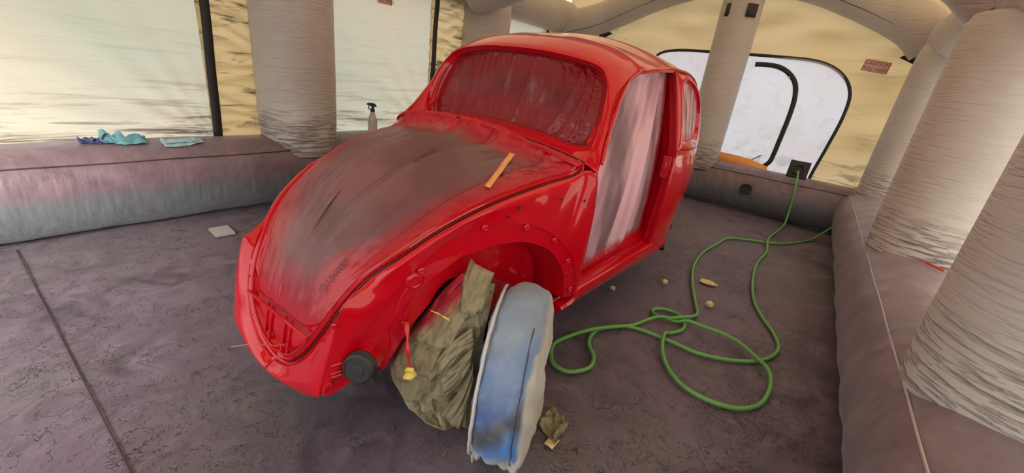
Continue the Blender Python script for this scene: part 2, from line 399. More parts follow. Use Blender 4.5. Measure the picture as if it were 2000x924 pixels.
base_tube('inflatable_base_tube', (-4.98, 1.90), (2.4, 1.90), .27, .55, 'mauve base tube along the right side under the big pale columns', -1, 46, seed=9., wr=.014, n=160)

def column(loc, top, r, h0, h1, label, patches=(), neck=.1):
    root = empty('inflatable_column', (loc[0], loc[1], h0), label, 'inflatable column', 'inflatable columns')
    b = MB(); G = []; K = 56; N = 70
    for j in range(N+1):
        z = j/N; zz = z*(h1-h0)
        f = 1-.16*math.exp(-zz/neck)-.10*math.exp(-((h1-h0)-zz)/.08)
        c = V((top[0]-loc[0])*z, (top[1]-loc[1])*z, zz)
        G.append([c+V(math.cos(a)*r*f, math.sin(a)*r*f, 0)*(1+.012*nz(a*2, zz*9+loc[0]*3, loc[1])*math.exp(-zz/.35)) for a in np.linspace(0, 2*PI, K, endpoint=False)])
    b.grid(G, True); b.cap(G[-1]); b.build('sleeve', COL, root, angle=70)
    for (az, z, sz) in patches:
        b = MB(); a0 = math.radians(az); da = sz/2/r
        b.grid([[V(math.cos(a)*(r+.004), math.sin(a)*(r+.004), z-h0+dz) for a in np.linspace(a0-da, a0+da, 7)] for dz in (-sz*.6, 0, sz*.6)])
        b.build('fastener_patch', BLACK, root, solid=.006, off=1)
    return root
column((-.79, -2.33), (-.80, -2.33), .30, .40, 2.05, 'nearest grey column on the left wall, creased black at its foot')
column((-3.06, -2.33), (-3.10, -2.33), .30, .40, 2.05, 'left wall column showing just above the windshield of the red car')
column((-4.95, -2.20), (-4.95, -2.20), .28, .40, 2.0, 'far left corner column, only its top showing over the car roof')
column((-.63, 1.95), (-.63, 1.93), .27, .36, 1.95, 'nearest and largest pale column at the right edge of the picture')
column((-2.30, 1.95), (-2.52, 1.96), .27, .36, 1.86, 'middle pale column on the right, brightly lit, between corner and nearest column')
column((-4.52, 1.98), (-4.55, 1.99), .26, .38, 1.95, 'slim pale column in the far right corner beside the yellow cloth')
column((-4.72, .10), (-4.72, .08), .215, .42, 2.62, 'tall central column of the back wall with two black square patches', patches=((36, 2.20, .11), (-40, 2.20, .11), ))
def tube_thing(name, pts, r, label, cat, grp, mat=COL, seams=()):
    P = spl(pts, 60); c0 = P[0].copy(); c0[2] = P[:, 2].min()-r
    root = empty(name, tuple(c0), label, cat, grp)
    b = MB(); b.tube(P-c0, r, 36); b.build('sleeve', mat, root, angle=60)
    T = np.gradient(P, axis=0)
    for (ox, oz) in seams:
        b = MB(); b.tube(P-c0+V(ox, 0, oz), .004, 5); b.build('seam', DKSEAM, root)
    return root
for x, lab in ((-4.85, 'back arch tube over the yellow back wall'), (-2.75, 'middle arch tube crossing overhead behind the car roof'), (.10, 'front arch tube overhead, above the nearest columns'), (2.3, 'entrance arch tube at the open end')):
    pts = [(x, 1.86, 1.98), (x, 1.70, 2.13), (x, 1.44, 2.27), (x, 1.1, 2.41), (x, .70, 2.54), (x, .07, 2.66), (x, -.5, 2.56), (x, -.95, 2.43), (x, -1.4, 2.24), (x, -1.75, 2.10), (x, -2.2, 2.0)]
    tube_thing('inflatable_arch', pts, .20, lab, 'inflatable arch', 'inflatable arches', seams=((.165, -.118),) if x < -4 else ())
tube_thing('inflatable_eave_tube', [(2.3, -2.38, 2.10), (-2.5, -2.38, 2.12), (-4.9, -2.32, 2.10)], .22, 'horizontal tube along the top of the left wall', 'inflatable tube', 'inflatable eave tubes')
tube_thing('inflatable_eave_tube', [(2.3, 1.98, 2.02), (-2.5, 1.98, 2.02), (-4.9, 1.98, 2.04)], .22, 'horizontal tube along the top of the right columns', 'inflatable tube', 'inflatable eave tubes')

# ------------------------------------------------------------------ tent cloth walls
def sheet(name, P0, U, Wd, Z0, Z1, mat, nu, nv, disp, fold, parent=None, kind='structure'):
    """vertical cloth: origin P0 (x,y), direction U, width Wd"""
    b = MB(); G = []; A = []
    U = V(*U, 0); N = V(-U[1], U[0], 0)
    for j in range(nv+1):
        row = []; ar = []
        for i in range(nu+1):
            u, v = i/nu, j/nv
            row.append(V(P0[0], P0[1], Z0+(Z1-Z0)*v)+U*Wd*u+N*disp(u, v)); ar.append(fold(u, v)+1e-6)
        G.append(row); A.append(ar)
    b.grid(G, attr=A); o = b.build(name, mat, parent, attrname='fold', angle=80)
    if kind and parent is None: tag(o, kind=kind)
    return o
def zipper(x, y, z0, z1, lean, parent, nm='zipper', w_=.030):
    b = MB(); b.grid([[(x+lean*(z-z0)+dx, y+.034+.004*math.sin(z*11), z) for dx in (-w_, 0, w_)] for z in np.linspace(z0, z1, 20)])
    return b.build(nm, BLACK, parent, solid=.006, off=1)
YL = -2.42
wl = sheet('wall_left', (2.5, YL+.02), (-1, 0), .05, .45, 2.2, GOLD, 2, 2, lambda u, v: 0, lambda u, v: .1)
wins = [(2.45, -.20, 1), (-.9, -2.33, 2), (-3.2, -4.52, 3)]
for x0, x1, k in wins:
    wd = x0-x1
    def disp(u, v, k=k, wd=wd):
        d = .022*nz(u*wd*1.2+k, v*2, 0)*(1-v*.5)
        # sagging hem: long shallow folds along the bottom, fanning towards the zipper corner
        s = math.exp(-v/.10); d += .035*s*math.sin(14*v*3+5*u*wd*.6+2.5*nz(u*wd*1.6, v*3, k))
        q = math.hypot((1-u)*wd, v*1.6); an = math.atan2(v*1.6, (1-u)*wd+1e-3)
        d += .018*math.exp(-q/.45)*math.sin(an*22)
        return d
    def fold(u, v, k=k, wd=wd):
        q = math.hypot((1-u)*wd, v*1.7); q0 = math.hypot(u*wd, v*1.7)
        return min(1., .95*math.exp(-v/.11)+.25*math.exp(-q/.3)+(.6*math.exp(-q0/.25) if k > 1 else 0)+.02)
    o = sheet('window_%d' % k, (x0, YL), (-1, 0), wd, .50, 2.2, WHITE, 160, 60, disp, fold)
    zipper(x1, YL, .50, 2.2, -.03, o)
    # golden strip of puckered cloth between zipper and column
    wd2 = .36
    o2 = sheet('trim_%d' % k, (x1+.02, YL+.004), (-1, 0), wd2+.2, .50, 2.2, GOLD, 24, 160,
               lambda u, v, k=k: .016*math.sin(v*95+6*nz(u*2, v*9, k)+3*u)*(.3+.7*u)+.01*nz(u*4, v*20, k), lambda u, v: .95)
def ring_panel(name, inner, outer, mat, m=8, parent=None, fold=.5, disp=0.):
    b = MB(); G = rows_between([inner, outer], m); 
    G = [np.array([p+V(disp*nz(p[1]*2, p[2]*5, 1)*min(1, 3*j/m), 0, 0) for p in r]) for j, r in enumerate(G)]
    A = [[fold(p) if callable(fold) else fold for p in r] for r in G]
    b.grid(G, True, attr=A); o = b.build(name, mat, parent, attrname='fold', angle=80); return o
XB = -4.98
win = [(-.95, .45), (-.95, 1.0), (-.93, 1.45), (-.86, 1.70), (-.6, 1.79), (0, 1.80), (.6, 1.80), (.98, 1.78), (1.22, 1.68), (1.36, 1.50), (1.385, 1.25), (1.35, .9), (1.31, .6), (1.30, .45)]
W3 = np.array([(XB, y, z) for y, z in win]); W3 = np.concatenate([spl(W3, 110), spl([(XB, 1.30, .45), (XB, -.95, .45)], 40)[1:-1]])
cen = V(XB, .1, 1.3)
out = []
for p in W3:
    d = p-cen; k = min([abs(q) for q in ((2.15/d[1]) if d[1] > 0 else (2.4/d[1]) if abs(d[1]) > 1e-6 else 9, (1.45/d[2]) if d[2] > 0 else (.86/d[2]) if abs(d[2]) > 1e-6 else 9)])
    out.append(cen+d*k)
out = np.array(out)
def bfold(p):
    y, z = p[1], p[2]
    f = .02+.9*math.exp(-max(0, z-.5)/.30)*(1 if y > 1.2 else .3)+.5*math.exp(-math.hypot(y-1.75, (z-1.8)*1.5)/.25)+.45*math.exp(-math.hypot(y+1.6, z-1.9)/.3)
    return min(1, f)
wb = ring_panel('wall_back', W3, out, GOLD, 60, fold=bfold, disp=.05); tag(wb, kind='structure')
b = MB(); r0 = W3; rr = rows_between([r0, np.tile(cen, (len(r0), 1))], 30)
G = [np.array([p+V(.02*nz(p[1]*1.5, p[2]*1.5, 7), 0, 0) for p in r]) for r in rr]
b.grid(G, True, attr=[[min(1, .1+.9*math.exp(-max(0, p[2]-.45)/.16)) for p in r] for r in G])
w4 = b.build('window_4', BACKWIN, attrname='fold', angle=80); tag(w4, kind='structure')
b = MB(); b.tube(W3[:110]+V(.006, 0, 0), .017, 6, flat=.3); b.build('window_zipper', BLACK, w4)
zp = [(.36, 1.70), (.48, 1.705), (.62, 1.69), (.74, 1.63), (.83, 1.53), (.875, 1.38), (.885, 1.2), (.88, 1.02), (.872, .86), (.865, .72), (.85, .62), (.80, .55)]
P = spl([(XB+.012, y, z) for y, z in zp], 70)
b = MB(); b.grid([[p+V(.004*math.sin(40*p[2]), 0, 0)+np.array(q) for p in P] for q in ((0, 0, 0), (.006, .03, .012), (.006, .05, .02))]); 
b = MB()
T = np.gradient(P, axis=0); T /= np.linalg.norm(T, axis=1)[:, None]; Nn = np.cross(T, V(1, 0, 0))
b.grid([[P[i]+Nn[i]*s+V(.006*math.sin(i*.9)*(1 if s > 0 else .3), 0, 0) for i in range(len(P))] for s in (-.026, 0, .026)])
b.build('door_flap_zipper', BLACK, w4, solid=.006)
b = MB(); b.tube(spl([(XB+.02, .74, .68), (XB+.02, .66, .61), (XB+.03, .58, .54), (XB+.03, .55, .47)], 14), .02, 6, flat=.35); b.build('zipper_pull', BLACK, w4)
ORG = simple('orange_plastic', (.85, .36, .10), .5, 20)
b = MB(); G = spl([(XB+.03, -.02, .62), (XB+.035, .3, .63), (XB+.04, .6, .615), (XB+.04, .85, .56)], 20)
b.grid([G, G+V(.01, 0, -.06), G+V(.02, .0, -.14)]); 
og = empty('orange_barrier', (XB+.03, .4, .46), 'strip of orange plastic seen under the white back window', 'barrier')
b.v = [tuple(np.array(v)-V(XB+.03, .4, .46)) for v in b.v]; b.build('panel', ORG, og, solid=.01)
# sleeve port with the hose on the back wall
def square_patch(name, c, n, size, label, hole=True):
    root = empty(name, c, label, 'fabric patch')
    n = Vector(n).normalized(); q = n.to_track_quat('Z', 'Y').to_matrix()
    b = MB(); g = np.linspace(-size/2, size/2, 9)
    b.grid([[np.array(q @ Vector((x, y, .004+.006*nz(x*20, y*20, c[1])))) for x in g] for y in g]); b.build('base_square', BLACK, root, solid=.006)
    if hole:
        b = MB(); b.tube([np.array(q @ Vector((.055*math.cos(a), .055*math.sin(a), .014))) for a in np.linspace(0, 2*PI, 25)], .012, 6, caps=False); b.build('gathered_sleeve', RUBBER, root)
    return root
square_patch('sleeve_port', (-4.72, 1.17, .62), (1, 0, .35), .20, 'black square sleeve port the green hose enters, below the back window')
square_patch('fastener_patch', (-4.565, .735, .30), (1, 0, .12), .11, 'small black square patch on the side of the back tube')
# small printed notices
RDTXT = simple('dull_red_print', (.32, .05, .05), .7); LBL = simple('pinkish_label', (.62, .42, .38), .7)
def notice(c, n, up, wd, ht, txt, label):
    root = empty('warning_label', c, label, 'label')
    n = Vector(n).normalized(); u = Vector(up).normalized(); r = u.cross(n).normalized(); M = Matrix((r, u, n)).transposed()
    b = MB(); b.box((0, 0, 0), (wd, ht, .003), M); b.build('backing', LBL, root, smooth=False)
    b = MB()
    for sx_ in (-1, 1): b.box(np.array(M @ Vector((sx_*wd/2, 0, .002))), (.004, ht, .003), M)
    for sy_ in (-1, 1): b.box(np.array(M @ Vector((0, sy_*ht/2, .002))), (wd, .004, .003), M)
    b.build('border', RDTXT, root, smooth=False)
    for k, s in enumerate(txt):
        cu = bpy.data.curves.new('print', 'FONT'); cu.body = s; cu.size = ht/len(txt)*.85; cu.align_x = 'CENTER'; cu.align_y = 'CENTER'; cu.extrude = .0005
        cu.materials.append(RDTXT); text_mesh('lettering', cu, root, Matrix.Translation(M @ Vector((0, ht*(.5-(k+.5)/len(txt)), .003))) @ M.to_4x4())
notice((-1.70, YL+.045, 1.755), (0, 1, 0), (0, 0, 1), .15, .10, ['CAUTION', 'PULL HERE'], 'pinkish red label reading PULL HERE high on the second left window')
notice((-4.935, 1.49, 1.77), (1, -.1, 0), (.0, .12, 1), .22, .11, ['CAUTION', 'PULL HERE'], 'faded red printed label on the yellow cloth by the far right corner')
# right wall, roof
sheet('wall_right', (2.5, 2.08), (-1, 0), 7.5, .50, 2.2, m_sheet('right_window_cloth', (.88, .84, .74), (.86, .76, .60), (.2, .15, .1), .66, (2, 2, 8), 9., .5), 80, 20,
      lambda u, v: .02*nz(u*9, v*3, 4), lambda u, v: .25)
b = MB(); ys_ = spl([(0, -2.65, 2.36), (0, -1.4, 2.56), (0, -.5, 2.82), (0, .07, 2.95), (0, .7, 2.82), (0, 1.4, 2.58), (0, 2.25, 2.30)], 60)
b.grid([[p+V(x, 0, -.05*abs(math.sin((x+.6)*PI/2.1))+.02*nz(x*2, p[1]*2, 5)) for p in ys_] for x in np.linspace(-5.0, 2.5, 80)], attr=[[.15]*60]*80)
o = b.build('ceiling', ROOF, attrname='fold', angle=80); tag(o, kind='structure')
# solid black triangles stand in for shaded pockets where arch meets wall
for tri in (((1.64, 1.865), (1.80, 1.80), (1.78, 1.98)), ((-1.52, 1.935), (-1.72, 1.83), (-1.74, 2.02))):
    b = MB(); p0, p1, p2 = [V(-4.90, *q) for q in tri]
    b.grid([[p0, p0], [(p0*2+p1)/3, (p0*2+p2)/3], [(p0+p1*2)/3, (p0+p2*2)/3], [p1, p2]]); b.build('corner_shade_patch', BLACK, wb, solid=.004)

# ------------------------------------------------------------------ the car body
car = empty('car', (0, 0, 0), 'red rounded two-door car body masked with plastic film, doors, hood and fenders off', 'car')
NA, NB, NC = 26, 34, 26
CORN = (-.437, .527, .954); K_ = (-.425, .598, .930)
CO = [(-.318, 0, 1.040), (-.322, .12, 1.035), (-.322, .242, 1.023), (-.325, .328, 1.013), (-.345, .386, 1.003), (-.372, .445, .988), (-.405, .492, .971), CORN]
APIL = [K_, (-.470, .583, .980), (-.522, .563, 1.035), (-.590, .545, 1.120), (-.655, .530, 1.205), (-.735, .521, 1.275), (-.850, .517, 1.322)]
ROOFX = [(-.850, .517, 1.322), (-.852, .47, 1.368), (-.856, .36, 1.418), (-.862, .19, 1.448), (-.865, .06, 1.4545), (-.866, 0, 1.455)]
outer = seg([CO+[K_], APIL, ROOFX], [NA, NB, NC])
WI1 = [(-.470, 0, 1.050), (-.474, .15, 1.044), (-.478, .30, 1.030), (-.492, .41, 1.010), (-.515, .452, 1.002), (-.537, .480, 1.014)]
WI2 = [(-.537, .480, 1.014), (-.550, .497, 1.050), (-.562, .503, 1.10), (-.582, .500, 1.160), (-.607, .489, 1.217), (-.630, .470, 1.268), (-.644, .444, 1.303)]
WI3 = [(-.644, .444, 1.303), (-.646, .412, 1.322), (-.632, .349, 1.338), (-.608, .27, 1.349), (-.585, .157, 1.359), (-.576, .05, 1.3618), (-.575, 0, 1.362)]
inner = seg([WI1, WI2, WI3], [NA, NB, NC])
cc = V(-1.0, 0, .8)
def bulged(a, b_, t, amt):
    P = a*(1-t)+b_*t; T = np.gradient(P, axis=0); A = b_-a; N = np.cross(T, A); N /= np.linalg.norm(N, axis=1)[:, None]+1e-9
    s = np.sign(((P-cc)*N).sum(1)); N *= s[:, None]
    return P+N*amt[:, None]
n_ = len(inner); ii = np.arange(n_)
amt = np.interp(ii, [0, 20, 28, 40, 55, 62, n_-1], [.004, .012, .02, .009, .012, .016, .016])
body = MB()
rows = [inner, bulged(inner, outer, .12, amt*.62), bulged(inner, outer, .5, amt), outer]
body.grid(rows_between(rows, 12))
# windshield rebate
inw = np.array([p+(V(-.70, 0, 1.19)-p)*.035+V(-.022, 0, -.012) for p in inner])
inw2 = np.array([p+(V(-.70, 0, 1.19)-p)*.075+V(-.026, 0, -.014) for p in inner])
body.grid([inner, inner+(inw-inner)*.15+V(-.004, 0, 0), inw, inw2])
inw2[0][1] = 0; inw2[-1][1] = 0
# roof
GUT = [(-.850, .517, 1.322), (-1.11, .523, 1.352), (-1.33, .528, 1.366), (-1.60, .530, 1.358), (-1.85, .515, 1.315), (-2.05, .49, 1.24)]
ZC = [(-.866, 1.455), (-1.11, 1.490), (-1.33, 1.497), (-1.60, 1.478), (-1.85, 1.43), (-2.05, 1.355)]
def roofrow(g, zc, xo=0.):
    out = []
    for t in np.linspace(0, 1, NC):
        th = t*PI/2
        y = g[1]*math.sin(th)**.92 if t < 1 else g[1]
        s = y/g[1]; z = g[2]+(zc-g[2])*(1-s**2.35)
        out.append((g[0]+xo*(1-s*s), y, z))
    return np.array(out)
RR = [roofrow(g, z[1], z[0]-g[0]) for g, z in zip(GUT, ZC)]
RR[0] = outer[-NC:][::-1]
body.grid(rows_between(RR, 50))
# drip rail
gl = spl(GUT, 51)
# quarter panel and side behind the door
BP = [(-1.33, .528, 1.366), (-1.352, .555, 1.26), (-1.362, .585, 1.14), (-1.365, .612, 1.03), (-1.362, .628, .95)]
BR = [(-2.05, .49, 1.24), (-2.10, .52, 1.15), (-2.13, .545, 1.05), (-2.15, .56, .95)]
BELT = [(-1.362, .628, .95), (-1.6, .648, .95), (-1.85, .625, .95), (-2.15, .56, .95)]
# outer loop starting top front, going back along gutter, down rear, forward along belt, up the pillar
ql = np.concatenate([spl(GUT[2:], 30), spl(BR, 14)[1:], spl(BELT[::-1], 30)[1:], spl(BP[::-1], 20)[1:-1]])
QW = [(-1.425, .560, 1.300), (-1.47, .558, 1.328), (-1.56, .562, 1.325), (-1.70, .566, 1.298), (-1.82, .571, 1.245), (-1.88, .580, 1.17), (-1.895, .592, 1.09), (-1.87, .604, 1.03), (-1.80, .619, 1.003), (-1.62, .634, .998), (-1.47, .632, 1.002), (-1.432, .628, 1.02), (-1.425, .610, 1.10), (-1.425, .582, 1.22)]
qd = spl(QW+[QW[0]], 161)[:-1]
qc = V(-1.66, .60, 1.16)
def ang(p): return math.atan2(p[2]-qc[2], -(p[0]-qc[0]))
def resample_by_angle(loop, angs):
    A = np.unwrap([ang(p) for p in loop]); 
    if A[-1] < A[0]: loop = loop[::-1]; A = A[::-1]
    A = A-2*PI*np.round((A[0]-angs[0])/(2*PI)); L = np.concatenate([loop, loop, loop]); AA = np.concatenate([A-2*PI, A, A+2*PI])
    o = np.argsort(AA); return np.stack([np.interp(angs, AA[o], L[o][:, j]) for j in range(3)], 1)
ql2 = ql if np.unwrap([ang(p) for p in ql])[-1] > np.unwrap([ang(p) for p in ql])[0] else ql[::-1]
Aq = np.unwrap([ang(p) for p in ql2])
qi = resample_by_angle(qd, Aq)
mid = qi*.5+ql2*.5+V(0, .008, 0)
body.grid(rows_between([qi, qi*.85+ql2*.15+V(0, .006, 0), mid, ql2], 8), True)
qin = np.array([p+(qc-p)*.06+V(0, -.018, 0) for p in qi]); qin2 = np.array([p+(qc-p)*.12+V(0, -.020, 0) for p in qi])
body.grid([qi, qin, qin2], True)
# lower side behind the door
L0 = spl(BELT, 24)
L1 = spl([(-1.362, .632, .75), (-1.6, .662, .75), (-1.85, .645, .76), (-2.18, .57, .80)], 24)
L2 = spl([(-1.352, .628, .55), (-1.58, .655, .54), (-1.85, .630, .62), (-2.2, .56, .72)], 24)
L3 = spl([(-1.345, .618, .385), (-1.5, .640, .36), (-1.62, .640, .34), (-1.70, .63, .40)], 24)
body.grid(rows_between([L0, L1, L2, L3], 16))
body.grid([L3, L3+V(0, -.03, -.012)])
# tail
S = [[(-2.05, 0, 1.355), (-2.05, .25, 1.335), (-2.05, .49, 1.24), (-2.13, .545, 1.05), (-2.15, .56, .95), (-2.2, .56, .72)],
     [(-2.35, 0, 1.20), (-2.35, .25, 1.17), (-2.33, .43, 1.08), (-2.32, .49, .95), (-2.32, .52, .80), (-2.3, .53, .62)],
     [(-2.62, 0, .98), (-2.6, .22, .95), (-2.57, .36, .86), (-2.55, .43, .76), (-2.52, .46, .66), (-2.5, .47, .52)],
     [(-2.80, 0, .70), (-2.79, .18, .68), (-2.77, .30, .62), (-2.73, .37, .55), (-2.68, .40, .48), (-2.64, .41, .40)],
     [(-2.84, 0, .42), (-2.83, .16, .41), (-2.81, .27, .39), (-2.76, .34, .37), (-2.70, .37, .35), (-2.66, .38, .33)]]
body.grid(rows_between([spl(s, 30) for s in S], 30))
# ---- front end
def ys(x): return .44-.316*(x-.08)
def sd(x, z, d=0.): 
    return (x, ys(x)+.012*math.sin(max(0, min(1, (.95-z)/.65))*PI)-d, z)
HE = [CORN, (-.400, .548, .936), (-.335, .545, .917), (-.224, .509, .895), (-.111, .482, .872), (-.009, .458, .849), (.082, .436, .823), (.163, .416, .793), (.233, .394, .759), (.297, .372, .720), (.353, .346, .681), (.404, .315, .636), (.446, .286, .579), (.484, .262, .516), (.518, .228, .440), (.540, .180, .365), (.551, .110, .300), (.552, .05, .272), (.552, 0, .264)]
# side rows share a parameter running from the door foot, over the shoulder, to the nose corner
T1 = [(-.430, .600, .385), (-.446, .606, .55), (-.449, .607, .75), (-.438, .603, .87), K_]
T2 = [K_, (-.40, .560, .937), (-.335, .548, .917), (-.224, .511, .895), (-.111, .484, .872), (-.009, .460, .849), (.082, .438, .823), (.163, .418, .793), (.233, .396, .759)]
T3 = [(.233, .396, .759), (.297, .374, .720), (.353, .348, .681), (.404, .317, .636), (.455, .308, .605), (.488, .309, .581), (.512, .305, .51), (.535, .300, .42), (.556, .291, .300)]
N1, N2, N3 = 20, 40, 34
Tt = seg([T1, T2, T3], [N1, N2, N3])
Bo = seg([[sd(-.418, .387), sd(-.412, .44), sd(-.392, .52), sd(-.362, .585), sd(-.325, .628)],
          [sd(-.325, .628), sd(-.258, .690), sd(-.174, .738), sd(-.075, .768), sd(.086, .777), sd(.20, .735)],
          [sd(.20, .735), sd(.30, .655), sd(.385, .56), sd(.445, .46), sd(.50, .36), (.553, .291, .292)]], [N1, N2, N3])
Bi = seg([[sd(-.362, .392), sd(-.352, .45), sd(-.336, .51), sd(-.306, .563), sd(-.275, .600)],
          [sd(-.275, .600), sd(-.225, .645), sd(-.15, .680), sd(-.086, .696), sd(.017, .698), sd(.132, .680)],
          [sd(.132, .680), sd(.245, .61), sd(.335, .52), sd(.40, .42), sd(.47, .33), (.548, .291, .286)]], [N1, N2, N3])
nn = len(Tt); dep = np.interp(np.arange(nn), [0, N1, N1+N2*.55, N1+N2, nn-1], [.15, .14, .06, .012, .0])
shld = Tt*.84+Bo*.16; 
for i in range(nn): shld[i] += V(.0, .014, .004)*(1 if N1 < i < N1+N2+12 else .35)*math.sin(PI*min(1, i/nn*1.0))
side_rows = rows_between([Tt, shld, Tt*.4+Bo*.6+V(0, .006, 0), Bo], 14)
body.grid(side_rows)
BoI = Bo+V(0, -.006, -.0015)
body.grid([Bo, BoI]); body.grid(rows_between([BoI, Bi+V(0, -.004, 0)], 3))
Bid = np.array([p+V(0, -.004-d, 0) for p, d in zip(Bi, dep)]); Bis = np.array([p+V((.012 if i < N1+20 else 0), -.004-d*.75, 0) for i, (p, d) in enumerate(zip(Bi, dep))])
body.grid(rows_between([Bi+V(0, -.004, 0), Bis, Bid], 5))
def sl(x, z):
    d = float(np.interp(x, [-.36, -.1, .12, .3, .5], [.15, .125, .03, .012, .004])); return (x, ys(x)+.004-d, z)
Lb = seg([[sl(-.355, .35), sl(-.33, .345), sl(-.30, .34)], [sl(-.30, .34), sl(-.15, .34), sl(-.02, .36), sl(.03, .46), sl(.09, .565), sl(.150, .585), sl(.19, .558)],
          [sl(.19, .558), sl(.224, .508), sl(.288, .44), sl(.343, .355), sl(.379, .308), sl(.461, .305), sl(.531, .283), (.548, .289, .281)]], [N1, N2, N3])
body.grid(rows_between([Bid, Lb], 8))
body.grid([Lb, Lb+V(-.004, -.02, .004)])
# nose panel between the hood lip and the front edge
HEl = spl(HE[11:], 44)
NO = spl([(.404, .317, .636), (.455, .308, .605), (.488, .309, .581), (.512, .305, .51), (.535, .300, .42), (.558, .290, .300), (.563, .278, .284), (.572, .20, .255), (.578, .10, .232), (.5785, .03, .2245), (.5785, 0, .224)], 44, 40)
mid = HEl*.45+NO*.55; bl = np.interp(np.arange(44), [0, 8, 26, 43], [0, .004, .016, .02])
mid = mid+np.stack([bl, bl*.1, 0*bl], 1)
body.grid(rows_between([HEl, mid, NO], 8))
body.grid([NO[-20:], NO[-20:]+V(-.03, -.004, .004)])
# hood channel
He = np.concatenate([spl(CO, 60), spl(HE, 150)[1:]])
Hc = V(-.10, 0, .35)
T = np.gradient(He, axis=0); T /= np.linalg.norm(T, axis=1)[:, None]
Nm = He-Hc; Nm -= T*(Nm*T).sum(1)[:, None]; Nm /= np.linalg.norm(Nm, axis=1)[:, None]
In = np.cross(T, Nm); 
ctr = V(.12, 0, .80)
for i in range(len(In)):
    if In[i]@(ctr-He[i]) < 0: In[i] *= -1
In[0] = V(1, 0, 0)*np.linalg.norm(In[0]); In[-1] = V(-.3, 0, .95)
for k in range(6):
    In[1:-1] = (In[:-2]+In[1:-1]*2+In[2:])/4
In[0][1] = 0; In[-1][1] = 0; In /= np.linalg.norm(In, axis=1)[:, None]
def off(a, d):
    a = np.asarray(a)[:, None] if hasattr(a, '__len__') else a
    P = He+In*a-Nm*d; P[:, 1] = np.maximum(P[:, 1], 0); P[0][1] = 0; P[-1][1] = 0; return P
prof = [(0, 0), (.003, .008), (.004, .018), (.012, .016), (.013, .006), (.018, .003), (.021, .008), (.022, .014), (.030, .012)]
body.grid([off(a, d) for a, d in prof])
AW = np.interp(np.arange(len(He)), [0, 40, 62, 74, len(He)], [.034, .034, .012, 0, 0])   # wider lip along the cowl
body.grid([off(.030+AW*t, .012-.006*math.sin(PI*t)) for t in (0, .12, .3, .6, 1)])
body.mirror()
ob = body.build('body_shell', RED, car, angle=32, solid=.003, off=-1)
# fix: faces must look outward from the shell
# dark red tubes put the shade of grooves and gaps into colour
def both(b, name, mat, par, angle=40):
    b.build(name, mat, par, angle=angle); b2 = MB(); b2.v = [(x, -y, z) for x, y, z in b.v]; b2.f = [tuple(reversed(f)) for f in b.f]; b2.a = b.a[:]; b2.mi = b.mi[:]
    b2.build(name, mat, par, angle=angle)
b = MB(); b.tube(off(.0085, .013), .0035, 6); b.mirror(); b.build('hood_channel_shade_line', simple('dark_red_gap', (.10, .0, .004), .4), car)
b = MB(); rail = np.concatenate([spl(APIL, 30)[2:], gl[1:]]); b.tube(rail+V(0, .006, .004), .0065, 8); both(b, 'drip_rail', RED, car, 40)
cw = spl([(x, -y, z) for x, y, z in CO[:0:-1]]+CO, 90)
b = MB(); b.tube(cw+V(-.004, 0, .003), .0032, 6); b.build('cowl_seam', simple('dark_red_seam', (.07, .0, .003), .4), car)
b = MB(); b.tube(cw[6:-6]*V(1, .97, 1)+V(-.034, 0, .004), .006, 8); b.build('cowl_bead', RED, car)
b = MB(); b.tube(inw, .0035, 6, caps=False); both(b, 'windshield_shade_line', simple('dark_red_gap_shade', (.06, .0, .003), .4), car)  # dark red tube paints the shaded gap round the windshield opening
# door edge returns (hinge pillar and lock pillar), sill
def front_jamb():
    b = MB(); P = np.concatenate([spl(T1, 20), spl(APIL, 30)[1:]])
    b.grid([P, P+V(-.012, -.004, 0), P+V(-.03, -.045, 0), P+V(-.03, -.09, -.0)]); both(b, 'hinge_pillar', RED, car, 35)
front_jamb()
PIL = [(-1.33, .528, 1.366), (-1.352, .555, 1.26), (-1.362, .585, 1.14), (-1.365, .612, 1.03), (-1.362, .628, .95), (-1.362, .632, .75), (-1.352, .628, .55), (-1.345, .618, .385)]
P = spl(PIL, 60)
b = MB()
b.grid([P, P+V(-.002, -.006, 0), P+V(-.010, -.020, 0), P+V(-.024, -.026, 0), P+V(-.030, -.050, 0), P+V(-.052, -.058, 0), P+V(-.075, -.105, 0)])
both(b, 'lock_pillar', RED, car, 35)
b = MB(); b.box((-1.375, .592, .86), (.022, .05, .13)); b.box((-1.362, .590, .86), (.02, .022, .07)); b.build('striker_plate', RED, car, bevel=.005)
Gt = np.concatenate([spl(APIL, 30)[20:], spl(GUT[:3], 20)[1:]])
b = MB(); b.grid([Gt, Gt+V(0, -.004, -.012), Gt+V(0, -.035, -.018), Gt+V(0, -.06, -.01)]); both(b, 'door_header', RED, car, 35)
b = MB(); secs = []
for t in np.linspace(0, 1, 30):
    x = -.34-1.28*t; yo = .556+.078*min(1, t*1.02); zz = .315-.015*t
    hs = .0 if x > -.43 else 1.
    prof = [(-.10, .145), (-.075, .140), (-.066, .108), (-.040, .104), (-.036, .092), (-.012, .090), (.004, .082), (.012, .06), (.012, .03), (.004, .004), (-.015, -.006), (-.04, .0)]
    secs.append([(x, yo+a+(.028 if x > -.99 else .02)*(1-t)*(1 if bz > .05 else .3), zz+bz*(1. if hs else .55)) for a, bz in prof])
b.grid(secs); b.cap(secs[0]); b.cap(secs[-1]); both(b, 'door_sill', RED, car, 30)
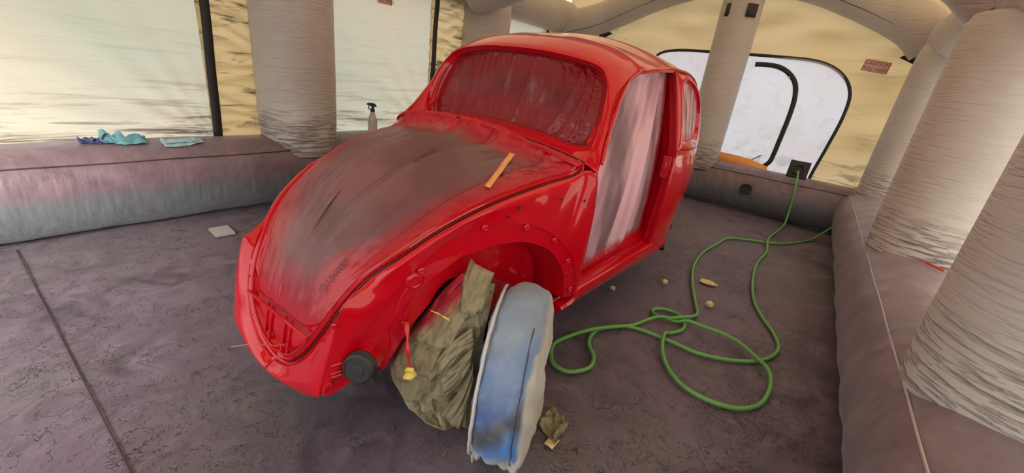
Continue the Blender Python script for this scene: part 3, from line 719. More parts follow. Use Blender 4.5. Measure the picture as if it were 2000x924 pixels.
# ---- nose details
b = MB()
ru = off(.029, .012)[58:]; k0 = int(np.argmin(np.abs(ru[:, 2]-.500)+10*(ru[:, 1] < .1))); RU = spl(ru[k0:][::-1][::3], 24); RU[0][1] = 0
RV = spl([(.515, 0, .441), (.515, .10, .441), (.512, .15, .448), (.500, .19, .468), tuple(RU[-1]+V(.004, 0, 0))], 24)
Rm = RU*.75+RV*.25+V(-.006, 0, .0); Rm2 = RU*.2+RV*.8+V(-.004, 0, 0)
b.grid([RU, RU+V(-.02, 0, .008)]); b.grid(rows_between([RU+V(-.02, 0, .008), Rm, Rm2, RV], 10)); b.mirror(); b.build('nose_inner_panel', RED, car, angle=40)
b = MB(); b.tube([(.535, y, .434) for y in np.linspace(-.192, .192, 20)], .0055, 8); b.build('latch_ridge', RED, car)
for y in (-.085, -.055, .03, .065):
    b = MB(); b.tube(spl([(.519, y, .425), (.533, y, .37), (.546, y, .305)], 10)-V(.004, 0, 0), .0055, 8); b.build('stiffening_rib', RED, car)
b = MB(); b.tube(spl([(.515, .045, .345), (.535, .05, .338), (.575, .045, .350), (.62, .03, .372), (.672, .0, .372)], 24), .0017, 5); b.build('release_cable', [simple('thin_pale_wire', (.55, .18, .15), .5)], car)
# round horn / tow bracket on the nose corner
def disc(parent, name, c, n, prof, mat, K=32):
    q = Vector(n).normalized().to_track_quat('Z', 'Y').to_matrix(); b = MB()
    G = [[np.array(c)+np.array(q @ Vector((r*math.cos(a), r*math.sin(a), h))) for a in np.linspace(0, 2*PI, K, endpoint=False)] for r, h in prof]
    b.grid(G, True); b.cap(G[0]); b.cap(G[-1]); return b.build(name, mat, parent, angle=35)
hn = (.85, .48, .18)
HC = V(.455, .352, .384)
disc(car, 'bumper_bracket_housing', HC-V(.85, .48, .18)*.03, hn, [(.040, -.03), (.044, 0), (.046, .03), (.030, .032)], RED)
ho = disc(car, 'rubber_boot', HC, hn, [(.047, 0), (.050, .010), (.046, .014), (.049, .020), (.045, .026), (.048, .031), (.040, .037), (.038, .034), (.022, .034), (.020, .037), (.006, .038)], RUBBER)
tag(ho, 'round black rubber boot')
b = MB(); b.box((.425, .385, .345), (.02, .02, .05)); b.build('boot_clip', RUBBER, car, bevel=.003)
b = MB(); x0, x1 = .53, .47
for z in (.395, .365, .352): b.tube([sd(x0, z, -.004), sd(x1, z+.002, -.004)], .0035, 6)
b.build('bracket_slot_frame', RED, car)
disc(car, 'pressed_boss', sd(.285, .622, .010), (.3, .95, 0), [(.034, 0), (.030, .006), (.020, .010), (.016, .008)], RED)
disc(car, 'pressed_boss', sd(.405, .475, .02), (.3, .95, 0), [(.040, 0), (.036, .008), (.024, .014), (.01, .014)], RED)
NUT = RED; CH = simple('bright_fender_nut', (.75, .70, .70), .25, Metallic=1.)
for (x, z) in ((.06, .769), (-.108, .750), (-.248, .680), (-.339, .575), (-.386, .432), (.272, .655), (.41, .62)):
    if (x, z) == (.41, .62): continue
    c = V(*sd(x, z, .002)); disc(car, 'fender_nut', c, (.3, .95, 0), [(.013, 0), (.013, .004), (.008, .007), (.004, .003)], RED, 8)
disc(car, 'fender_nut', V(*sl(.045, .618))+V(0, .0, 0), (.3, .95, 0), [(.012, 0), (.011, .007), (.006, .009), (.003, .006)], CH, 8)
for (x, z) in ((.315, .475), (.515, .53), (.535, .33)):
    disc(car, 'fender_nut', V(*sl(x, z))+V(0, .006, 0), (.3, .95, 0), [(.010, 0), (.009, .006), (.005, .008), (.003, .005)], RED, 8)
for (x, z) in ((-.06, .83), (-.24, .845), (-.36, .83), (-.02, .80)):
    disc(car, 'trim_hole', V(*sd(x, z, -.009)), (.3, .95, 0), [(.006, 0), (.006, .003), (.003, .001)], simple('dark_red_hole', (.08, 0, 0), .5), 8)
# ---- interior, floor pan, luggage well
b = MB()
TW = np.array([p+(V(.1, 0, .7)-p)*.08+V(0, 0, -.03) for p in off(.03, .012)[10:]]); TB = TW.copy(); TB[:, 1] *= .8; TB[:, 2] = np.minimum(TB[:, 2]-.12, .55)*.0+.42; TB[:, 0] = TB[:, 0]*.8
b.grid(rows_between([TW, TB], 4)); b.grid([TB, TB*V(1, 0, 1)]); b.mirror(); b.build('luggage_well', INNER, car)
b = MB()
b.box((-1.35, 0, .26), (1.95, 1.02, .06)); b.box((-1.3, 0, .35), (1.7, .22, .14)); b.box((-.50, 0, .58), (.04, .98, .60)); b.box((-2.0, 0, .52), (.05, .95, .45))
b.build('floor_pan', DARK, car, bevel=.01)
b = MB(); b.tube([(-.06, -.50, .30), (-.06, .50, .30)], .045, 14); b.tube([(.04, -.48, .24), (.04, .48, .24)], .03, 12); b.box((.08, 0, .32), (.30, .28, .12)); b.build('front_axle_beam', DARK, car)
b = MB(); b.tube([(-1.55, .48, .285), (-1.60, .655, .315)], [.022, .022], 4); b.build('jacking_point', DARK, car)
# road wheels under the covers (steered a little to the car's left)
def wheel(c, st, name='front_wheel'):
    r_ = empty_child(name, c, car); R = Matrix.Rotation(st, 3, 'Z')
    prof = [(.19, -.055), (.225, -.068), (.255, -.070), (.268, -.055), (.271, 0), (.268, .055), (.255, .070), (.225, .068), (.19, .055)]
    b = MB(); G = []
    for t in np.linspace(0, 2*PI, 48, endpoint=False):
        G.append([np.array(R @ Vector((r*math.cos(t), h, r*math.sin(t)))) for r, h in prof])
    b.grid(G+[G[0]]); b.build('tyre', RUBBER, r_)
    b = MB(); G = []
    for t in np.linspace(0, 2*PI, 49): G.append([np.array(R @ Vector((r*math.cos(t), h, r*math.sin(t)))) for r, h in [(.02, .02), (.09, .03), (.13, .01), (.17, .04), (.195, .055), (.195, -.05), (.10, -.06), (.02, -.05)]])
    b.grid(G); b.build('rim', simple('grey_rim', (.3, .3, .3), .4, Metallic=.8), r_)
    return r_
def empty_child(name, c, par):
    o = bpy.data.objects.new(name, None); C.objects.link(o); o.parent = par; o.location = c; o.empty_display_size = .1; return o
WS = math.radians(26)
wheel((.03, .632, .272), WS); wheel((.03, -.66, .272), WS)

# ------------------------------------------------------------------ masking film
def film(name, G, mat, label, base, edge_fn=None, mirror=False):
    G = np.array(G); nv, nu = G.shape[:2]
    # distance from border in metres
    D = np.zeros((nv, nu)); bd = np.concatenate([G[0], G[-1], G[:, 0], G[:, -1]])
    for j in range(nv):
        for i in range(nu): D[j, i] = np.sqrt(((bd-G[j, i])**2).sum(1).min())
    if edge_fn: 
        for j in range(nv):
            for i in range(nu): D[j, i] = edge_fn(D[j, i], i/(nu-1), j/(nv-1), G[j, i])
    root = empty(name, base, label, 'masking film', 'plastic masking films on the car')
    b = MB(); b.grid(G-np.array(base), attr=D+1e-5); b.build('film', mat, root, merge=0, angle=180)
    return root, G
# hood
fo_ = off(.030+AW, .012)
nco = 60
top = fo_[:50]; side_ = fo_[58:]
k_end = int(np.argmin(np.abs(side_[:, 2]-.505)+10*(side_[:, 1] < .1)))
sideL = side_[:k_end+1][::-1]
lowL = spl([(.515, 0, .443), (.515, .10, .443), (.512, .15, .450), (.500, .19, .470), tuple(sideL[0])], 30)
low = np.concatenate([(lowL*V(1, -1, 1))[::-1], lowL[1:]]); topf = np.concatenate([(fo_[:58]*V(1, -1, 1))[::-1], fo_[1:58]])
NU, NV = 240, 150
G = coons(spl(low, NU), spl(topf, NU), spl(sideL*V(1, -1, 1), NV), spl(sideL, NV), NU, NV)
def hoodfold(u, v):
    e = min(u, 1-u, v, 1-v); k = min(1, e/.06)
    crown = .050*math.sin(PI*u)*math.sin(PI*v**1.2)**2.2
    s = 0
    # long drawn folds running from the cowl towards the nose
    for (u0, u1, w_, a) in ((.60, .44, .016, .011), (.66, .53, .022, -.009), (.73, .60, .015, .007), (.82, .80, .016, .005), (.50, .42, .014, .002), (.88, .90, .012, -.005), (.40, .33, .016, -.0015), (.30, .10, .018, .003), (.22, .04, .016, .003)):
        c = u0*v+u1*(1-v); s += 1.9*a*math.exp(-((u-c)/w_)**2)*min(1, max(0, v-.12)*2.2)
    r = .0035*nz(u*9, v*9, 2)+.0018*nz(u*26, v*20, 5)
    pk = .004*nz(u*40, v*6, 9)*math.exp(-(1-v)/.10)-.016*math.exp(-((v-.9)/.07)**2)+.006*nz(u*8, v*40, 4)*math.exp(-min(u, 1-u)/.05)+.006*nz(u*30, v*8, 1)*math.exp(-v/.06)
    if u > .86 and v > .72: pk += .010*nz(u*50, v*50, 3)
    return crown*1.0+k*(s+r+pk)
gs = displace_grid(G, hoodfold)
if gs[75, 75][2] < np.array(G)[75, 75][2]: gs = displace_grid(G, lambda u, v: -hoodfold(u, v))
def hedge(d, u, v, p):
    # more red at the nose and on the far side; bare film nearer the middle
    k = .62+.75*max(0, min(1, (u-.30)/.45)); low = max(0, min(1, (.34-v)/.2)); return d*(k*(1-low)+.62*low)*(1 if v < .8 or u < .6 else .8)
rt, gs = film('hood_masking_film', gs, FILM_H, 'large grey plastic film over the hood opening, red overspray round its edge', (.1, 0, .60), hedge)
# printed marks on the film + a strip of orange tape
TXT = simple('film_print', (.05, .03, .035), .6)
def print_on(grid, root, base, s, u, v, du, dv, size):
    def P(a, b_):
        nv, nu = grid.shape[:2]; return grid[int(round(min(max(b_, 0), 1)*(nv-1))), int(round(min(max(a, 0), 1)*(nu-1)))]
    p = P(u, v); r = P(u+du, v+dv)-P(u-du, v-dv); r /= np.linalg.norm(r)
    n = np.cross(P(u+.03, v)-P(u-.03, v), P(u, v+.03)-P(u, v-.03)); n /= np.linalg.norm(n)
    if n[2] < 0: n = -n
    n = n-r*(n@r); n /= np.linalg.norm(n); upv = np.cross(n, r)
    cu = bpy.data.curves.new('print', 'FONT'); cu.body = s; cu.size = size; cu.align_x = 'CENTER'; cu.extrude = .0003
    cu.materials.append(TXT)
    M = Matrix(((r[0], upv[0], n[0]), (r[1], upv[1], n[1]), (r[2], upv[2], n[2]))); q = p-np.array(base)+n*.006
    text_mesh('printed_mark', cu, root, Matrix.Translation(Vector(q)) @ M.to_4x4())
print_on(gs, rt, (.1, 0, .60), '(P) UNWRP', .655, .66, -.03, .10, .030)
print_on(gs, rt, (.1, 0, .60), '(P) UNWRP', .82, .16, .02, .10, .026)
# orange tape, lies over the film
def grid_pt(grid, u, v):
    nv, nu = grid.shape[:2]; return grid[int(round(v*(nv-1))), int(round(u*(nu-1)))]
def tape_on(grid, a, b_, w_, n=24, lift=.007):
    out = []
    A, B = V(*a), V(*b_); D = B-A
    flat = grid.reshape(-1, 3)
    for t in np.linspace(0, 1, n):
        c = A+D*t; row = []
        for s in (-1, 0, 1):
            q = c+np.cross(D/np.linalg.norm(D), V(0, 0, 1))*s*w_/2
            kk = np.argsort(((flat[:, :2]-q[:2])**2).sum(1))[:60]; row.append(V(q[0], q[1], flat[kk][:, 2].mean()+lift))
        out.append(row)
    out = np.array(out); z0, z1 = out[0, :, 2].mean(), out[-1, :, 2].mean()
    out[:, :, 2] = (np.linspace(z0, z1, n)[:, None]*.75+out[:, :, 2]*.25)+.003
    return out
tp = tape_on(gs, (.0, .40, 0), (-.20, .345, 0), .022)
tr_ = empty('orange_tape', tuple(tp[0][1]), 'strip of orange tape stuck on the hood film near the windshield', 'tape')
ORT = simple('orange_tape', (.72, .30, .10), .55, 30)
b = MB(); b.grid(tp[:16]-tp[0][1]); b.build('tape', ORT, tr_, solid=.001)
b = MB(); b.grid(tp[14:]-tp[0][1]+V(0, 0, .003)); b.build('tape_overlap', ORT, tr_, solid=.001)
# windshield film
iw = inw2
nbt = NA-1; 
bot = iw[:NA]; sd_ = iw[NA-1:NA+NB-1]; tp_ = iw[NA+NB-2:][::-1]
Lm = V(1, -1, 1)
G = coons(spl(np.concatenate([(bot*Lm)[::-1], bot[1:]]), 140), spl(np.concatenate([(tp_*Lm)[::-1], tp_[1:]]), 140), spl(sd_*Lm, 90), spl(sd_, 90), 140, 90)
def wfold(u, v):
    k = min(1, min(u, 1-u, v, 1-v)/.05); s = 0
    for (u0, u1, w_, a) in ((.30, .27, .006, .006), (.36, .37, .005, -.005), (.47, .50, .005, .006), (.60, .63, .007, .007), (.66, .60, .006, .005), (.80, .90, .008, .010), (.84, .93, .007, -.007), (.92, .95, .007, .008), (.20, .10, .009, .008), (.16, .05, .008, -.006)):
        c = u1*v+u0*(1-v); s += a*math.exp(-((u-c)/w_)**2)
    s += .004*nz(u*42+3*v, v*2.5, 1)+.008*nz(u*60, v*3, 3)*(math.exp(-v/.12)+.6*math.exp(-(1-v)/.08))+.005*nz(u*18, v*22, 7)*math.exp(-min(u, 1-u)/.10)
    return k*s-.012*math.sin(PI*u)*math.sin(PI*v)
gw = displace_grid(G, wfold)
film('windshield_masking_film', gw, FILM_W, 'pleated plastic film behind the windshield opening, dark red round the border', (-.6, 0, 1.05), lambda d, u, v, p: d*(1.0 if u > .3 else .75)*(.8 if v < .35 else 1.05))
# door films (left side seen, right side too)
def dfold(u, v):
    k = min(1, min(u, 1-u, v, 1-v)/.04); s = 0
    for (u0, u1, w_, a) in ((.10, .42, .030, .020), (.22, .55, .022, -.016), (.30, .62, .018, .018), (.45, .70, .03, .020), (.60, .80, .022, -.018), (.72, .86, .02, .014), (.02, .25, .02, .012)):
        c = u1*v+u0*(1-v); s += a*math.exp(-((u-c)/w_)**2)
    s += .006*nz(u*24-6*v, v*3, 2)+.008*nz(u*50, v*5, 6)*(math.exp(-(1-v)/.07)+math.exp(-v/.08))+.007*nz(u*12, v*40, 8)*math.exp(-(1-u)/.12)
    return k*s
DF = [(-.405, .560, .455), (-.415, .570, .60), (-.42, .572, .75), (-.445, .558, .93), (-.53, .525, 1.05), (-.62, .500, 1.16), (-.70, .490, 1.24)]
DT = [(-.70, .490, 1.24), (-.80, .480, 1.300), (-.95, .478, 1.325), (-1.15, .475, 1.342), (-1.395, .478, 1.348)]
DR_ = [(-1.395, .535, .445), (-1.405, .532, .60), (-1.415, .532, .80), (-1.418, .520, .95), (-1.425, .500, 1.10), (-1.395, .478, 1.348)]
DB = [(-.405, .560, .455), (-.70, .545, .445), (-1.0, .548, .440), (-1.395, .535, .445)]
for sg in (1, -1):
    Ms = V(1, sg, 1)
    # u runs from the lock pillar (0) to hinge pillar (1) reversed so folds lean as in the photo
    Gd = coons(spl(np.array(DB)*Ms, 90), spl(np.array(DT)*Ms, 90), spl(np.array(DF)*Ms, 120), spl(np.array(DR_)*Ms, 120), 90, 120)
    gd = displace_grid(Gd, (lambda u, v: sg*-1*dfold(u, v)))
    film('door_masking_film', gd, FILM_D, 'long draped clear film across the open left door hole, pinkish with silvery folds' if sg > 0 else 'draped clear film across the far right door hole, hidden side of the car', (-.85, .52*sg, .45),
         lambda d, u, v, p: max(0, min((1-u)*.9, v*1.3+.0, .5)-.02) if u > .5 or v < .2 else min(.5, v*1.3)+.02)
    b = MB(); Gq = rows_between([qin*Ms, qc*Ms+(qin*Ms-qc*Ms)*.5+V(0, -.01*sg, 0), np.tile(qc*Ms+V(0, -.02*sg, 0), (len(qin), 1))], 16)
    Gq = [np.array([p+V(0, .006*nz(p[0]*60, p[2]*9, 1)*min(1, j/3), 0) for p in r]) for j, r in enumerate(Gq)]
    root = empty('quarter_masking_film', (-1.66, .57*sg, .98), 'small plastic film in the left rear side window, red on its rear edge' if sg > 0 else 'small plastic film in the right rear side window', 'masking film', 'plastic masking films on the car')
    A = [[max(.001, min(np.linalg.norm(p-q), .2)*(1.0 if p[0] < -1.7 or p[2] < 1.08 else 4)) for p, q in zip(r, qin*Ms)] for r in Gq]
    b.grid(np.array(Gq)-V(-1.66, .57*sg, .98), True, attr=A); b.build('film', FILM_Q, root, merge=0, angle=180)

# ------------------------------------------------------------------ wheel covers
def wheel_cover(c, st, label, stainfn, seed, name='wheel_cover'):
    base = V(c[0], c[1], 0.0); root = empty(name, tuple(base), label, 'wheel cover', 'cloth covers over the front wheels')
    R = np.array(Matrix.Rotation(st, 3, 'Z')); Rz = .292; cz = .296
    nth, nw = 150, 60
    verts = []; cols = []; b = MB(); G = []
    for j in range(nw+1):
        w_ = -1+2*j/nw; row = []
        for i in range(nth):
            th = 2*PI*i/nth
            # w_ sweeps from inner face centre over tread to outer face centre
            ph = w_*PI/2
            rr = abs(math.cos(ph))**.34; ax = sup(math.sin(ph), .72)
            r = Rz*rr; x = r*math.cos(th); z = r*math.sin(th); y = .098*ax
            # cloth is wider and looser low down in front
            low = max(0, -math.sin(th)); fr = max(0, math.cos(th))
            y *= 1+.10*low
            k = min(1, rr*1.3)
            d = .010*nz(th*2+seed, w_*2, 1, 1.4)+.006*nz(th*7, w_*4, seed)
            if low > .2: d += (low-.2)*(.085*nz(th*4, w_*3.2, seed+2)+.060*abs(nz(th*9, w_*5, seed+5)))+.02*low*fr
            x += d*math.cos(th)*k*1.2; z += d*math.sin(th)*k; y += (.022*nz(x*8+seed, z*8, 3)+.012*nz(x*20, z*14, 6))*(1-abs(rr-.6))
            # bag shape: upper front leans slightly forward
            x += .015*fr
            p = R @ V(x, y, 0); zz = cz+z
            if zz < .004+.012*abs(nz(th*9, w_*4, 1)): zz = .004+.012*abs(nz(th*9, w_*4, 1))
            row.append(V(p[0], p[1], zz)); cols.append(stainfn(x, y, zz))
        G.append(row)
    b.grid(G, True)
    o = b.build('cover', DENIM, root, merge=0, angle=180)
    at = o.data.attributes.new('stain', 'FLOAT_COLOR', 'POINT'); at.data.foreach_set('color', np.array([(*q, 1.) for q in cols], np.float32).ravel())
    b = MB(); P = []
    for th in np.linspace(-1.15, 1.85, 60):
        r = Rz*.955+.004*nz(th*4, 1, seed)+.022*max(0, -math.sin(th)); p = R @ V(r*math.cos(th)+.014*max(0, math.cos(th)), -.078-.012*max(0, -math.sin(th))+.003*nz(th*6, 2, seed), 0); P.append(V(p[0], p[1], max(.02, cz+r*math.sin(th))))
    b.tube(P, .0055, 7); o2 = b.build('hem', simple('grey_white_hem', (.50, .50, .50), .8), root)
    b = MB(); P = []
    for th in np.linspace(-.75, 1.1, 50):
        r = Rz*.985+.004+.012*max(0, -math.sin(th)); p = R @ V(r*math.cos(th)+.016*max(0, math.cos(th)), .048+.004*nz(th*5, 3, seed), 0); P.append(V(p[0], p[1], cz+r*math.sin(th)))
    b.tube(P, .0018, 5); b.build('stitched_seam', DKSEAM, root)
    return root
def mixc(a, b_, t): t = max(0, min(1, t)); return tuple(a[i]*(1-t)+b_[i]*t for i in range(3))
def stain_near(x, y, z):
    n1 = nz(x*6+y*9, z*7, 1)*.5+.5; n2 = nz(y*22, z*16, 4)*.5+.5
    grey, blue, deep, cream, char, bright = (.21, .28, .38), (.07, .17, .43), (.03, .065, .22), (.50, .48, .43), (.05, .053, .065), (.04, .22, .58)
    c = mixc(grey, blue, (.50-z)/.14+(n1-.5)*1.6)
    c = mixc(c, deep, (1-abs(z-.34)/.13)*1.0*(1 if y < .02 else .2)+(n1-.6))
    # dark diagonal stroke rising to the outer edge
    dd = abs(z-(.250+.8*(y+.05)))/.052; c = mixc(c, char, 1.35-dd+(n2-.5)*.7 if y < .075 else 0)
    c = mixc(c, bright, 1.5-math.hypot((y-.045)/.022, (z-.235)/.06)+(n2-.5)*.8)
    c = mixc(c, cream, (.185-z)/.035+(n2-.5)*1.2)
    c = mixc(c, cream, (y-.060)/.012+(n2-.5)*2.0+.2 if z < .50 else (y-.072)/.02)
    return c
def stain_far(x, y, z):
    return mixc((.14, .17, .20), (.24, .28, .32), nz(x*6, z*6, 8)+.5)
wheel_cover((.03, .632), WS, 'front wheel cover of canvas stained blue, grey and white, beside the kraft paper', stain_near, 1.)
wheel_cover((.03, -.66), WS, 'grey blue cover on the far front wheel, peeking out behind the hood edge', stain_far, 6.)

# ------------------------------------------------------------------ kraft paper over the brake and strut
def crease(o, ang=14):
    bm = bmesh.new(); bm.from_mesh(o.data); bmesh.ops.triangulate(bm, faces=bm.faces, quad_method='SHORT_EDGE'); bm.to_mesh(o.data); bm.free()
    o.data.shade_smooth(); o.data.set_sharp_from_angle(angle=math.radians(ang))
pr = empty('masking_paper', (.16, .46, 0), 'crumpled kraft paper wrapped round the suspension, red overspray along the top left', 'masking paper')
PB = V(.16, .46, 0)
# main wrapped disc-like bundle
b = MB(); G = []; A = []
Lf = [(.125, .43, .615), (.16, .385, .545), (.215, .335, .43), (.26, .29, .34), (.285, .265, .25), (.275, .275, .155), (.245, .315, .085), (.21, .385, .03), (.165, .455, .006)]
Rt = [(.115, .53, .620), (.120, .53, .575), (.125, .525, .50), (.13, .52, .42), (.132, .518, .34), (.132, .515, .25), (.133, .515, .17), (.135, .512, .09), (.14, .505, .004)]
Lf = spl(Lf, 30); Rt = spl(Rt, 30); Rt = Rt+V(-.008, .026, 0); rp = random.Random(4)
for j in range(30):
    v = j/29; row = []; ar = []
    for i in range(20):
        ju = .45/19 if 0 < i < 19 else 0
        u = i/19+rp.uniform(-ju, ju); p = Lf[j]*(1-u)+Rt[j]*u
        bul = .085*math.sin(PI*u)**.7*math.sin(PI*min(1, v*1.02+.0))**.55
        cr_ = .034*(abs(nz(u*4+1, v*5, 1))*2-.5)+.012*abs(nz(u*9, v*10, 4))*2-.020*abs(nz(u*4-v*5, 2, 7))*2
        cr_ += rp.uniform(-.007, .007); q = p+V(.85, .5, .1)*(bul+cr_*min(1, min(u, 1-u, v, 1-v)/.05)); q[2] = max(q[2], .002)
        row.append(q-PB); ar.append(max(0, min(1, (1-v*1.9)*(1-u*.95)+(.62*max(0, 1-u*4.5) if v > .4 else .28*max(0, 1-u*5))+.05)))
    G.append(row); A.append(ar)
b.grid(G, attr=A)
back = [np.array([G[j][0]*(1-t)+G[j][-1]*t+V(-.85, -.5, 0)*.05*math.sin(PI*t) for t in np.linspace(0, 1, 8)]) for j in range(30)]
b.grid(back, attr=[[.0]*8]*30); po = b.build('wrapped_sheet', PAPER, pr, merge=0, smooth=False); crease(po)
# loose pleated folds beside the wheel
def fold_sheet(name, pts_l, pts_r, n=9, amp=.02, sd_=0.):
    b = MB(); L = spl(pts_l, n); R_ = spl(pts_r, n); G = []
    for j in range(n):
        G.append([L[j]*(1-u)+R_[j]*u+V(.85, .5, .2)*(amp*math.sin(PI*u)+amp*.8*nz(u*6, j*.5, sd_)+.006*abs(math.sin(u*6+j*.2+sd_)))-PB for u in np.linspace(0, 1, 10)])
    b.grid(G, attr=[[.02]*10]*n); o = b.build(name, PAPER, pr, solid=.0012, angle=25); crease(o); return o
fold_sheet('loose_fold', [(.20, .555, .50), (.235, .51, .44), (.265, .475, .365)], [(.185, .565, .43), (.215, .53, .37), (.245, .50, .30)], amp=.015)
fold_sheet('loose_fold', [(.19, .56, .43), (.225, .525, .36), (.26, .495, .295)], [(.19, .560, .33), (.21, .54, .27), (.235, .505, .215)], amp=.016, sd_=3)
fold_sheet('loose_fold', [(.185, .56, .36), (.20, .535, .25), (.235, .485, .13)], [(.18, .57, .30), (.19, .56, .17), (.195, .545, .06)], amp=.014, sd_=5)
fold_sheet('loose_fold', [(.255, .34, .085), (.235, .40, .045), (.20, .45, .02)], [(.225, .40, .012), (.21, .44, .006), (.185, .49, .004)], amp=.006, sd_=8)
fold_sheet('loose_fold', [(.10, .44, .665), (.16, .465, .60), (.19, .49, .52)], [(.10, .545, .655), (.135, .55, .60), (.15, .555, .53)], amp=.02, sd_=9)
yt = fold_sheet('yellow_tape_piece', [(.25, .415, .52), (.235, .44, .515)], [(.22, .475, .505), (.215, .475, .488)], n=6, amp=.002); yt.data.materials[0] = YEL
# dangling red/yellow strip of tape
dt = empty('dangling_tape', (.345, .405, .30), 'twisted strip of red sprayed masking tape hanging down with a yellow end', 'tape')
DB0 = V(.345, .405, .30)
b = MB(); P = spl([(.318, .385, .49), (.335, .41, .455), (.345, .425, .42), (.342, .428, .375), (.336, .432, .345)], 24)
b.grid([[p-DB0+V(-.5, .85, 0)*s*(.006+.003*math.sin(i*.6)) for s in (-1, 1)] for i, p in enumerate(P)]); b.build('red_strip', simple('red_sprayed_tape', (.55, .03, .03), .5), dt, solid=.0015)
b = MB(); P = spl([(.336, .432, .350), (.338, .432, .325), (.342, .425, .300)], 10)
b.grid([[p-DB0+V(-.5, .85, 0)*s*(.010+.010*math.sin(i/9*PI)) +V(.005*math.sin(i), 0, 0) for s in (-1, 0, 1)] for i, p in enumerate(P)]); b.build('yellow_end', YEL, dt, solid=.0015)
# bits of tape and paper sticking out behind the wheel cover
sc = empty('paper_scrap', (-.10, .765, 0), 'crumpled tan paper and tape scrap on the floor against the covered wheel', 'scrap')
b = MB(); g = np.linspace(-1, 1, 14)
b.grid([[(x*.055+.02*y, y*.05, max(.002, .03+.060*nz(x*2, y*2, 1)-.02*abs(x))) for y in g] for x in g], attr=[[.03]*14]*14); b.build('paper', PAPER, sc, angle=20, solid=.001)
b = MB(); b.grid([[(.07+x*.03, .035+y*.02, .006+.01*abs(nz(x*3, y*3, 2))) for y in g[::3]] for x in g[::3]]); b.build('tape', YELCHIP, sc, solid=.002, angle=20)

# ------------------------------------------------------------------ things on the floor and tubes
hz_ = .0115
HP = [(-4.02, 1.80, .40), (-4.04, 1.745, .37), (-4.12, 1.690, .26), (-4.22, 1.62, .13), (-4.22, 1.56, .04), (-4.10, 1.500, 0), (-3.737, 1.329, 0), (-3.549, 1.168, .0), (-3.446, 1.0, .0), (-3.294, .84, 0), (-3.039, .797, 0), (-2.668, .75, 0), (-2.285, .762, 0), (-1.958, .828, 0), (-1.646, .923, 0), (-1.48, .975, .005), (-1.37, .968, .025), (-1.29, .915, .03), (-1.245, .85, .012), (-1.255, .79, 0), (-1.285, .757, 0), (-1.335, .766, 0), (-1.375, .824, 0), (-1.367, .897, .0), (-1.309, .945, .0), (-1.213, .956, 0), (-1.123, .916, 0), (-1.039, .900, .028), (-.9, .937, .01), (-.786, 1.009, 0), (-.715, 1.103, 0), (-.704, 1.207, 0), (-.733, 1.298, 0), (-.787, 1.36, 0), (-.884, 1.407, 0), (-1.024, 1.42, .018), (-1.138, 1.392, .026), (-1.216, 1.33, .02), (-1.288, 1.249, .02), (-1.321, 1.153, .02), (-1.311, 1.05, .02), (-1.30, .96, .022), (-1.275, .90, .0), (-1.218, .835, .027), (-1.169, .784, .012), (-1.034, .725, 0), (-.90, .668, .024), (-.78, .588, .024), (-.674, .520, .0), (-.563, .494, 0), (-.476, .521, 0), (-.412, .576, 0), (-.412, .647, 0), (-.467, .693, 0), (-.534, .712, 0), (-.612, .685, 0), (-.690, .620, 0), (-.80, .597, 0), (-.9, .629, 0), (-.985, .693, 0), (-1.020, .76, .0), (-1.036, .862, 0), (-1.041, .956, 0), (-1.042, 1.077, 0), (-1.084, 1.183, 0), (-1.153, 1.283, 0), (-1.235, 1.355, 0), (-1.343, 1.406, 0), (-1.467, 1.423, 0), (-1.619, 1.381, 0), (-1.767, 1.311, 0), (-1.991, 1.233, 0), (-2.365, 1.177, 0), (-2.805, 1.154, 0), (-3.219, 1.183, 0), (-3.612, 1.155, .025), (-4.1, 1.20, 0), (-4.42, 1.235, .02), (-4.52, 1.235, .12), (-4.54, 1.225, .27), (-4.555, 1.205, .42), (-4.60, 1.19, .53), (-4.66, 1.175, .60)]
P = spl([(x, y, z+hz_) for x, y, z in HP], 900, 12)
hs = empty('air_hose', tuple(P[450]), 'green air hose looped and knotted on the floor right of the car', 'hose')
b = MB(); b.tube(P-P[450], .0105, 10); b.build('hose', HOSE, hs)

# spray bottle on the left tube
def lathe(parent, name, prof, mat, c=(0, 0, 0), K=28, sxy=(1, 1)):
    b = MB(); b.grid([[V(c[0]+r*math.cos(a)*sxy[0], c[1]+r*math.sin(a)*sxy[1], c[2]+h) for a in np.linspace(0, 2*PI, K, endpoint=False)] for r, h in prof], True)
    b.cap([V(c[0]+prof[0][0]*math.cos(a)*sxy[0], c[1]+prof[0][0]*math.sin(a)*sxy[1], c[2]+prof[0][1]) for a in np.linspace(0, 2*PI, K, endpoint=False)])
    b.cap([V(c[0]+prof[-1][0]*math.cos(a)*sxy[0], c[1]+prof[-1][0]*math.sin(a)*sxy[1], c[2]+prof[-1][1]) for a in np.linspace(0, 2*PI, K, endpoint=False)])
    return b.build(name, mat, parent, angle=35)
sb = empty('spray_bottle', (-1.49, -2.28, .545), 'clear whitish spray bottle with black trigger head on the left tube', 'spray bottle')
BOT = simple('milky_plastic', (.60, .53, .49), .35, None, Transmission_Weight=.25)
lathe(sb, 'bottle', [(.036, 0), (.044, .004), (.044, .03), (.042, .05), (.044, .07), (.044, .115), (.043, .125), (.036, .145), (.024, .178), (.017, .195), (.017, .205)], BOT)
lathe(sb, 'collar', [(.020, .198), (.021, .201), (.020, .226), (.015, .230)], RUBBER)
b = MB()
hd = [(-.008, .222), (.014, .222), (.018, .245), (.040, .250), (.034, .262), (.018, .278), (-.030, .280), (-.052, .272), (-.054, .262), (-.034, .256), (-.012, .250)]
hd = [(x, z) for x, z in hd]
for s in (-1, 1): pass
F = [[V(-x*.81, x*.59, z)+V(.59, .81, 0)*s_ for x, z in hd] for s_ in (-.012, -.009, .009, .012)]
for q in (0, 3): F[q] = [p+(np.mean(F[q], axis=0)-p)*.10 for p in F[q]]
FR = F
